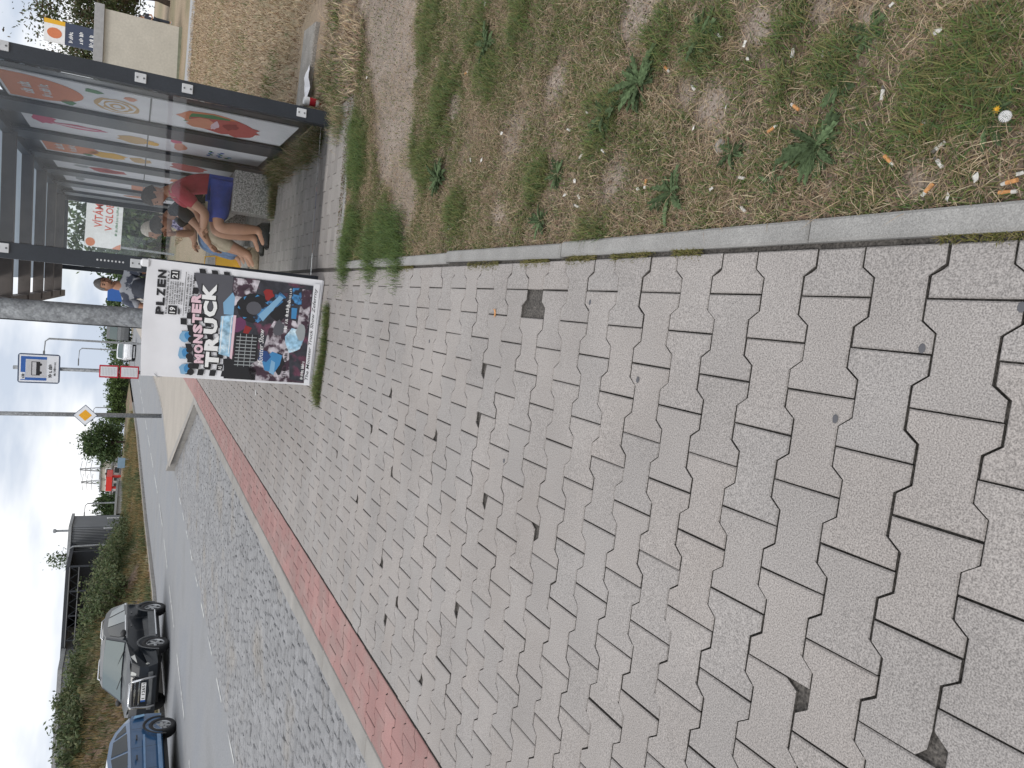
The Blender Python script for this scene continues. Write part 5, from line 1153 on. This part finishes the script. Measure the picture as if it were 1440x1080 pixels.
A = at(150, 668, 108); B = at(152, 688, 108); xm = (A.x+B.x)/2; z0 = zg(108)-.2; r_ = empty('red_canopy', (xm, 107, z0)); tag(r_, 'bright red filling station canopy in the distance', 'canopy'); w_ = abs(A.x-B.x); flat('signal_red', (.65, .03, .02), .4)
MB().box(-w_/2, w_/2, 0, 4, A.z-z0-.7, A.z-z0).build('roof', 'signal_red', r_)
for sx in (-.4, .4): MB().box(w_*sx-.15, w_*sx+.15, 1, 1.3, 0, A.z-z0-.702).build('column', 'signal_red', r_)
far_box('concrete_wall_box', 'pale concrete block building below the dark conifers', 162, 178, 697, 722, 78, 'concrete', wins=0, cat='building')
# --- trees
c = at(150, 622, 88); tree('round dark green broadleaf tree beyond the far verge', c.x, 88, zg(88)-.1, 4.35, 2.6, 5200, .16, seed=3, trunk=.25, ells=[((0, 0, 2.4), (2.5, 2.0, 1.7)), ((.6, 0, 3.2), (1.5, 1.4, 1.1)), ((-1.0, 0, 1.6), (1.6, 1.5, 1.2))])
for k, py_ in enumerate((703, 710, 717, 724)):
    c = at(150, py_, 84); tree(['leftmost', 'second from left', 'third from left', 'rightmost'][3-k]+' of the four dark conifers beside the barn', c.x, 84, zg(84)-.1, 3.0+.35*(k % 2), .62, 1500, .10, seed=20+k, trunk=.15, group='conifers beside the barn', name='conifer', ells=[((0, 0, .9), (.62, .62, .9)), ((0, 0, 1.7), (.45, .45, .8)), ((0, 0, 2.5), (.25, .25, .6))])
c0 = at(150, 522, 98); c1 = at(150, 588, 98); hz = zg(98)-.1
hd = empty('hedge', ((c0.x+c1.x)/2, 98, hz)); tag(hd, 'long dark green clipped hedge behind the priority sign', 'hedge')
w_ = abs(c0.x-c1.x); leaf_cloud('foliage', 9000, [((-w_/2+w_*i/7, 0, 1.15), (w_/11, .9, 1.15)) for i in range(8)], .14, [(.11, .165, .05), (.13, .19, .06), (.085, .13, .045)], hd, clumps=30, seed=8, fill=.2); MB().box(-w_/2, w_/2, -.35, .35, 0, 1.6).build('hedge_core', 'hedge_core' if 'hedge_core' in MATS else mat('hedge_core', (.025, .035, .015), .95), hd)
for k, (py_, Y, h, cr) in enumerate([(430, 140, 4, 4), (470, 150, 4.5, 5), (505, 160, 4, 5), (548, 165, 3.6, 6), (600, 160, 3.4, 5), (640, 170, 3.2, 5), (690, 140, 3.4, 4)]):
    c = at(170, py_, Y); tree(words[k]+' tree of the far wooded skyline, counting from the lamp post towards the barn', c.x, Y, zg(Y)-.2, h, cr, 1500, .3, seed=60+k, trunk=.1, group='trees on the skyline', ells=[((0, 0, h*.5), (cr, cr, h*.5))])
for k, py_ in enumerate((785, 797)):
    c = at(90, py_, 75); tree(['small crown of a tree showing above the barn roof', 'lower tree crown showing above the barn and canopy joint'][k], c.x, 75, zg(75)-.1, 5.9-1.0*k, 1.0, 900, .13, seed=80+k, trunk=.5)
# --- far lamps and pylons
def lamp(px0, py_, Y, label, arm=1.0):
    a = at(px0, py_, Y); z0 = zg(Y)-.1; r_ = empty('street_lamp', (a.x, Y, z0), lean=True); tag(r_, label, 'street lamp', 'street lamps along the road'); h = a.z-z0
    mb = MB(); mb.tube([(0, 0, 0), (0, 0, h-.2), (-.2*arm, 0, h), (-1.0*arm, 0, h+.05)], [.08, .06, .04, .03], 8); mb.build('pole', 'galvanised', r_); MB().box(-1.5*arm if arm > 0 else .9, -.9*arm if arm > 0 else 1.5, -.1, .1, h, h+.1).build('lamp_head', 'grey_plastic', r_)
lamp(64, 473, 55, 'tall thin street lamp right of the bus stop sign', .9); lamp(112, 488, 85, 'shorter distant street lamp just right of the timetables', 1.2); lamp(132, 572, 110, 'small street lamp above the clipped hedge', 1.2); lamp(120, 707, 80, 'thin street lamp among the dark conifers', 1.0); lamp(98, 767, 57, 'street lamp in front of the corrugated barn', .8)
for k, (px_, py_) in enumerate([(112, 660), (114, 678)]):
    a = at(px_, py_, 210); z0 = zg(210)-.2; h = a.z-z0; r_ = empty('power_pylon', (a.x, 210, z0)); tag(r_, ['slender lattice power pylon right of the red canopy', 'slender lattice power pylon left above the red canopy'][k], 'pylon', 'power pylons'); mb = MB()
    for sx in (-1, 1):
        for sy in (-1, 1): mb.tube([(sx*.8, sy*.8, 0), (sx*.15, sy*.15, h)], .06, 4)
    for i in range(9):
        t0, t1 = i/9, (i+1)/9; q0, q1 = .8-.65*t0, .8-.65*t1; mb.tube([(-q0, -q0, h*t0), (q1, -q1, h*t1)], .04, 4); mb.tube([(q0, -q0, h*t0), (-q1, -q1, h*t1)], .04, 4)
    mb.build('mast', 'grey_plastic', r_); mb = MB()
    for q in (.72, .84, .95): mb.tube([(-2.2, 0, h*q), (0, 0, h*q+.3), (2.2, 0, h*q)], .05, 4)
    mb.build('cross_arm', 'grey_plastic', r_)
for k, (py_, Y) in enumerate(fpx):
    xx = far_e(Y)-2.2-.25*k; xx = gy(165, py_, Y)[0]; z0 = bank_z(xx, Y); r_ = empty('marker_post', (xx, Y, z0-.05)); tag(r_, words[k]+' slim pale fence post on the bank, counting from the right', 'post', 'pale fence posts on the bank')
    MB().tube([(0, 0, 0), (0, 0, 1.3)], .028, 8).build('shaft', 'white_plate', r_); MB().lathe([(.045, 1.28), (.045, 1.34), (0, 1.36)], 8).build('cap', 'white_plate', r_)
sb_ = at(174, 651, 62); r_ = empty('blue_notice_board', (sb_.x, 62, bank_z(sb_.x, 62)-.05)); tag(r_, 'small pale blue notice board at the foot of the storage hall', 'notice board')
MB().box(-.4, .4, -.03, .03, .5, 1.0, bev=.01).build('panel', 'board_blue' if 'board_blue' in MATS else flat('board_blue', (.20, .30, .40)), r_)
for sx in (-.3, .3): MB().tube([(sx, 0, -.1), (sx, 0, .5)], .03, 6).build('post', 'galvanised', r_)

# ================================================================== RIGHT HAND BACKGROUND
KY = 36.; a = at(140, 6, KY); b = at(140, 118, KY); zk = zg(KY)-.02; kx1, kx0 = 11.2, 7.6
root = empty('kiosk', ((kx0+kx1)/2, KY, zk), lean=True); tag(root, 'plain beige rendered kiosk with a grey flat roof behind the shelter', 'kiosk'); w_ = kx1-kx0; h_ = gy(146, 60, KY)[2]-zk
MB().box(-w_/2, w_/2, 0, 5, -.1, h_).build('wall', 'render_beige', root); MB().box(-w_/2-.1, w_/2+.12, -.14, 5.1, h_+.004, h_+.36, bev=.01).build('roof', 'concrete', root)
MB().box(-w_/2-.01, w_/2+.01, -.02, -.003, -.1, .12).build('plinth', 'grass_stain' if 'grass_stain' in MATS else mat('grass_stain', (.20, .21, .15), .95, var=.2), root)
kp = strip('concrete_path', [28.2, 31.6], lambda y: 5.0, lambda y: 30., lambda y: zg(y)+.022, lambda y: zg(y)+.022, 'concrete', nx=3)
TY = 42.; c = at(95, 45, TY); z0 = zg(TY)-.05; root = empty('totem_sign', (c.x, TY, z0), lean=True); tag(root, 'tall totem sign with an orange and white top and a dark blue panel', 'sign')
t0, t1, t2 = at(62, 40, TY).z-z0, at(92, 45, TY).z-z0, at(132, 50, TY).z-z0
MB().box(-.50, .50, -.1, .1, t1+.005, t0).build('top_panel', 'p_white', root); MB().box(-.50, .50, -.09, .09, .5, t1).build('lower_panel', 'p_navy2' if 'p_navy2' in MATS else flat('p_navy2', (.05, .065, .11)), root)
MB().box(.30, .503, -.104, .104, t1+.01, t0+.003).build('orange_band', 'p_yellow', root)
mb = MB(); mb.prism(blob(-.1, t1+.5*(t0-t1), .24, .30, 18), .10, .11, TX); mb.build('round_emblem', 'p_orange', root)
MB().box(-.3, .3, -.06, .06, -.05, .499).build('foot', 'galvanised', root)
q = Print((-.5, -.092, t1), (1, 0, 0), (0, 0, -1), (0, -1, 0)); mb = MB()
for i in range(4): scrib(mb, q, .12, .75, .15+.42*i, .32+.42*i, .003, 50+i)
mb.build('small_print', 'p_white', root)
for k, (px_, py_, Y, h, cr) in enumerate([(80, 8, 54, 7.6, 2.6), (100, 72, 58, 5.9, 1.7), (130, -25, 52, 5.5, 3.0)]):
    c = at(px_, py_, Y); tree(['broadleaf tree right of the totem sign with browning leaves', 'small tree behind the kiosk left of the totem sign', 'tree at the picture edge behind the kiosk roof'][k], c.x, Y, zg(Y)-.1, h, cr, 6500, .11, pal=[(.06, .08, .03), (.08, .10, .04), (.10, .075, .045), (.05, .065, .025)], seed=90+k, trunk=.3)
# banner, hedge and fence seen through the shelter
root = empty('welcome_banner', (2.0, 30, 0)); tag(root, 'white welcome banner with red lettering seen through the shelter glass', 'banner')
a = at(122, 260, 30); b = at(171, 352, 30); w_ = 2.55; zt_, zb_ = 2.92, 1.78; x0 = b.x-2.0
pnl = MB().box(x0, x0+w_, -.03, 0, zb_, zt_).build('cloth', 'p_white', root)
q = Print((x0, -.031, zt_), (1, 0, 0), (0, 0, -1), (0, -1, 0)); flat('b_red', (.62, .07, .03))
mb = MB(); q.text(mb, 'VÍTÁME V', .70, 1.95, .20, .52, .004, .012); mb.build('lettering', 'b_red', pnl); mb = MB(); q.text(mb, 'V GLOBUSU', .62, 2.12, .60, .84, .004, .012); mb.build('lettering', 'b_red', pnl)
mb = MB(); scrib(mb, q, .48, 2.1, .92, 1.0, .004, 70); mb.build('small_print', 'p_green', pnl)
mb = MB(); q.poly(mb, blob(.16, .18, .15, .15, 16), .003); mb.build('round_emblem', 'p_orange', pnl); mb = MB(); q.poly(mb, [(.0, 1.13), (.0, .85), (.12, 1.0), (.2, 1.13)], .003); mb.build('print', 'p_flesh', pnl)
for sx in (x0+.1, x0+w_-.1): MB().tube([(sx, .03, -.02), (sx, .03, zt_)], .04, 8).build('post', 'galvanised', root)
for k, (xx, yy, h) in enumerate([(.9, 37, 2.6), (1.6, 34, 3.6), (3.0, 35, 4.0), (4.4, 34, 3.8), (6.0, 36, 3.4)]):
    shrub(words[k]+' tall dark bush of the row behind the white banner, from the left', xx, yy, zg(yy)-.05, 2.2, h, 3200, .13, TREEG, 110+k, 'bushes behind the banner', name='bush')
# concrete slab with paper, drink can
s0, s1 = gp(437, 45), gp(450, 140)
sl_ = MB().box(-.40, .28, -.24, .24, -.05, .035, bev=.01).build('concrete_slab', 'old_concrete' if 'old_concrete' in MATS else mat('old_concrete', (.25, .235, .215), .95, var=.2, vscale=8, fine=.3, fscale=90)); sl_.location = (2.12, 6.75, .01); sl_.rotation_euler = (0, 0, R(-8)); tag(sl_, 'flat concrete slab lying in the grass behind the shelter post', 'slab')
p0 = gp(432, 128, .05); mb = MB(); nn = 7; vv = [(-.15+.05*i+.01*rnd.random(), -.09+.06*j+.01*rnd.random(), .012*rnd.random()) for j in range(4) for i in range(nn)]; mb.add(vv, [(j*nn+i, j*nn+i+1, (j+1)*nn+i+1, (j+1)*nn+i) for j in range(3) for i in range(nn-1)])
o = mb.build('paper_sheet', 'paper'); o.location = (p0[0]+.05, p0[1], .05); o.rotation_euler = (0, 0, .5); tag(o, 'crumpled white paper sheet lying on the concrete slab', 'paper')
cn = gp(452, 147); root = empty('drink_can', (cn[0], cn[1], -.005)); tag(root, 'red and white drink can standing beside the shelter post', 'can')
flat('can_red', (.42, .015, .03), .3); MB().lathe([(0, .0), (.026, .0), (.033, .012), (.033, .105)], 18).build('can_body', 'can_red', root, True); MB().lathe([(.033, .1052), (.033, .135), (.027, .15), (.026, .148), (0, .147)], 18).build('can_top', 'p_white', root, True)
mb = MB(); mb.add([(.0334*math.cos(t), .0334*math.sin(t), z) for z in (.03, .055) for t in [3.2+.25*i for i in range(9)]], [(i, i+1, 10+i, 9+i) for i in range(8)]); mb.build('can_print', 'p_white', root)

# ================================================================== WEEDS AND LITTER NEAR THE CAMERA
def weed_leaf(L_, W_, lob, droop, seed):
    rr = random.Random(seed); n = 11; vl = []; 
    for i in range(n+1):
        t = i/n; w_ = W_*(math.sin(math.pi*min(1, t*.9+.06))**.8)*(1-lob*.55*(i % 2))*(.6+.4*t); z = .25*L_*math.sin(t*2.2)*(1-droop)+.012-droop*.01*t; x = L_*t
        vl += [(x-lob*.01*(i % 2), w_, z+.004), (x, 0, z-.002), (x-lob*.01*(i % 2), -w_, z+.004)]
    return vl, [q for i in range(n) for q in ((3*i, 3*i+3, 3*i+4, 3*i+1), (3*i+1, 3*i+4, 3*i+5, 3*i+2))]
mat('weed_leaf', (.105, .15, .075), .85, var=.4, vscale=90, obj_var=.35, trans=.2, spec=.12, bump=.6, bscale=300)
lm = []
for k in range(6): v, f = weed_leaf(.085, .012+.003*(k % 3), 1.15 if k % 2 else .9, .3+.1*k, k); m_ = MB(); m_.add(v, f); lm.append(m_.mesh('leaf', 'weed_leaf', False))
WEEDS = [((1150, 205), 1.25, 'large lobed dandelion plant in the near lawn'), ((905, 118), 1.5, 'big spiky dandelion rosette beside the bare soil patch'), ((945, 272), 1.15, 'dandelion rosette close to the concrete edging'), ((1030, 215), .7, 'small broad-leaved weed by the pale stone'), ((855, 162), 1.2, 'dandelion rosette half way to the trodden path'), ((1185, 118), .8, 'small dandelion plant behind the near grass tuft'), ((785, 245), .9, 'dandelion rosette in mid lawn near the paper scraps'), ((1395, 165), .8, 'dandelion plant under the seed head at the corner'), ((990, 55), 1.1, 'dandelion rosette near the right edge of the lawn'), ((1225, 45), .7, 'small weed at the lawn edge beyond the near grass tuft'), ((760, 312), .9, 'weed rosette beside the edging half way along it'), ((1085, 255), .6, 'tiny weed close to the edging in the near lawn'), ((690, 65), 1.3, 'weed rosette in the far lawn by the trodden path'), ((620, 250), 1.4, 'weed rosette at the corner where the trodden path narrows')]
for k, (q, s, lab) in enumerate(WEEDS):
    c = gp(*q); r_ = empty('dandelion', (c[0], c[1], float(lawn_z(c[0], c[1]))-.004)); tag(r_, lab, 'weed', 'weeds in the lawn'); nl = 34
    for i in range(nl): o = inst(lm[(i+k) % 6], 'leaf', (0, 0, .004*i/nl), r_, rot=(rnd.gauss(0, .25), rnd.uniform(-.4, .12), 2.4*i+rnd.gauss(0, .3)), s=s*rnd.uniform(.3, .95))
c = gp(1410, 162, .05); r_ = empty('dandelion_clock', (c[0], c[1], float(lawn_z(c[0], c[1]))-.003)); tag(r_, 'white dandelion seed head on its stalk at the lawn corner', 'seed head')
MB().tube([(0, .01, 0), (0, 0, .055)], .0014, 6).build('stalk', 'weed_leaf', r_)
mb = MB()
for i in range(110):
    a = math.acos(1-2*(i+.5)/110); t = i*2.4; d = Vector((math.sin(a)*math.cos(t), math.sin(a)*math.sin(t), math.cos(a))); u = d.orthogonal().normalized(); v = d.cross(u); cc_ = Vector((0, 0, .055)); p = cc_+d*.0085
    mb.add([cc_+d*.002, p+u*.0004, p-u*.0004], [(0, 1, 2)])
    for j in range(4): e = u*math.cos(j*1.57)+v*math.sin(j*1.57); g = v*math.cos(j*1.57)-u*math.sin(j*1.57); mb.add([p+g*.0003, p-g*.0003, p+e*.003+d*.001], [(0, 1, 2)])
mb.build('seed_ball', 'p_white', r_)
c = gp(1397, 154, .03); r_ = empty('dandelion_flower', (c[0], c[1], float(lawn_z(c[0], c[1]))-.003)); tag(r_, 'small yellow dandelion flower beside the white seed head', 'flower')
MB().tube([(0, 0, 0), (.002, 0, .032)], .0013, 6).build('stalk', 'weed_leaf', r_); mb = MB()
for i in range(28): a = i*2.4; l_ = .003+.006*(i/28); mb.add([(.002+.001*math.cos(a+1.5), .001*math.sin(a+1.5), .033), (.002-.001*math.cos(a+1.5), -.001*math.sin(a+1.5), .033), (.002+l_*math.cos(a), l_*math.sin(a), .036-.003*i/28)], [(0, 1, 2)])
mb.build('petals', 'p_yellow', r_)
# cigarette ends and paper scraps: (pixel, colour)
Z2 = lambda x, y: (920+x*.3611, y*.3611); Z1 = lambda x, y: (400+x*.3611, y*.3611)
mat('filter_orange', (.50, .24, .09), .85, var=.3, vscale=150); mat('paper_white', (.56, .54, .50), .85, var=.3, vscale=120); flat('ash', (.10, .09, .08), .9)
butts_o = [Z2(905, 622), Z2(1055, 735), Z2(455, 500), Z2(1375, 705), Z2(545, 415), Z2(1365, 745), Z1(1400, 715), Z1(715, 285), Z2(1035, 490), Z2(50, 270)]
butts_w = [Z2(255, 140), Z2(540, 200), Z2(655, 215), Z2(885, 360), Z2(150, 340), Z2(1100, 570), Z2(1100, 630), Z2(335, 810), Z1(725, 620), Z1(1150, 610), Z1(1240, 590), Z1(1130, 800), Z1(1105, 505), Z1(790, 25), Z2(330, 690)]
scraps = [Z2(358, 172), Z2(155, 500), Z2(285, 415), Z2(1250, 690), Z2(220, 735), Z2(1420, 675), Z2(930, 20), Z1(1090, 760), Z1(1145, 765), Z1(850, 520), Z1(330, 305), Z1(640, 885), Z1(770, 625), Z1(1375, 735), Z1(500, 940), Z2(368, 230), Z2(1140, 765), Z2(1105, 125), Z1(1180, 440), Z1(1130, 705)]
ordn = lambda k: (words+['twenty-first', 'twenty-second', 'twenty-third'])[k]
def near_sort(l): return sorted(l, key=lambda q: sum(v*v for v in gp(*q)))
for kind_, lst in (('orange', butts_o), ('white', butts_w)):
    for k, q in enumerate(near_sort(lst)):
        c = gp(q[0], q[1], .008); r_ = empty('cigarette_butt', (c[0], c[1], float(lawn_z(c[0], c[1]))+.012)); r_.rotation_euler = (rnd.gauss(0, .15), rnd.gauss(0, .15), rnd.uniform(0, 6.28)); tag(r_, f'{kind_} cigarette end lying in the lawn, {ordn(k)} of the {kind_} ones from the camera', 'cigarette butt', 'cigarette ends in the lawn')
        MB().tube([(-.013, 0, 0), (.006, 0, 0)], [.0038, .0037], 9).build('filter', 'filter_orange' if kind_ == 'orange' else 'paper_white', r_, False); MB().tube([(.0062, 0, 0), (.014, .0006, 0)], [.0037, .0031], 9).build('burnt_end', 'paper_white' if kind_ == 'orange' else 'ash', r_)
for k, q in enumerate(near_sort(scraps)):
    c = gp(q[0], q[1], .006); mb = MB(); s = rnd.uniform(.0045, .008)*(1+.25*math.hypot(*c)); mb.add([(-s, -s*.5, 0), (s*.2, -s*.7, .003), (s, -s*.2, 0), (s*.8, s*.5, .004), (-.1*s, s*.6, .001), (-s*.9, s*.4, .003), (0, 0, .004)], [(0, 1, 6), (1, 2, 6), (2, 3, 6), (3, 4, 6), (4, 5, 6), (5, 0, 6)])
    o = mb.build('paper_scrap', 'p_cyan' if k == 99 else 'paper_white'); o.location = (c[0], c[1], float(lawn_z(c[0], c[1]))+.013); o.rotation_euler = (rnd.gauss(0, .25), rnd.gauss(0, .25), rnd.uniform(0, 6)); tag(o, f'torn scrap of white paper in the lawn, {ordn(k)} paper scrap from the camera', 'paper scrap', 'paper scraps in the lawn')
# dry leaf on the pavers, gum spots, pebbles in the lawn
c = gp(697, 440); mb = MB(); mb.add([(-.02, 0, .004), (-.008, .009, .001), (.006, .006, .003), (.016, .010, .007), (.012, 0, .003), (.02, -.008, .008), (.004, -.006, .002), (-.008, -.009, .002)], [(0, 1, 7), (1, 2, 6, 7), (2, 3, 4), (2, 4, 6), (4, 5, 6)]); o = mb.build('dry_leaf', 'filter_orange'); o.location = (c[0], c[1], .001); tag(o, 'curled dry orange leaf lying on the grey pavers', 'leaf')
flat('gum', (.10, .10, .11), .9)
for k, q in enumerate(near_sort([(897, 534), (709, 648), (830, 425), (1297, 490), (1175, 589), (604, 480), (1437, 432)])):
    c = gp(*q); o = MB().lathe([(0, .0016), (.006, .0015), (.0085, .0003)], 9).build('gum_spot', 'gum'); o.location = (c[0], c[1], .0008); o.scale = (1.1, .8, 1); tag(o, f'dark flattened chewing gum spot on the pavers, {ordn(k)} from the camera', 'gum spot', 'gum spots on the pavers')
st = gp(1012, 205); o = MB().ball((0, 0, 0), (.022, .016, .011), 10, 6).build('stone', 'old_concrete', None, True); o.location = (*st, -.003); tag(o, 'pale stone half buried in the lawn beside the small weed', 'stone')
peb = MB(); pme = MB().ball((0, 0, 0), (1, .8, .5), 6, 4)
for i in range(900):
    q = (rnd.uniform(480, 1440), rnd.uniform(0, 340)); c = gp(*q)
    if c[0] < .31 or c[0] > 3: continue
    s = rnd.uniform(.0015, .0045)*(1+.25*c[1]); peb.add(pme.v, pme.f, Matrix.Translation((c[0], c[1], float(lawn_z(c[0], c[1]))+.002)) @ Matrix.Rotation(rnd.random()*6, 4, 'Z') @ Matrix.Scale(s, 4))
tag(peb.build('gravel', 'path_soil'), kind='stuff')
o = MB().box(-.03, .03, -.012, .012, 0, .004).build('white_litter', 'p_white'); c = gp(360, 552); o.location = (c[0], c[1], .001); o.rotation_euler = (0, .0, .6); tag(o, 'bright white litter strip on the pavers left of the poster board', 'litter')
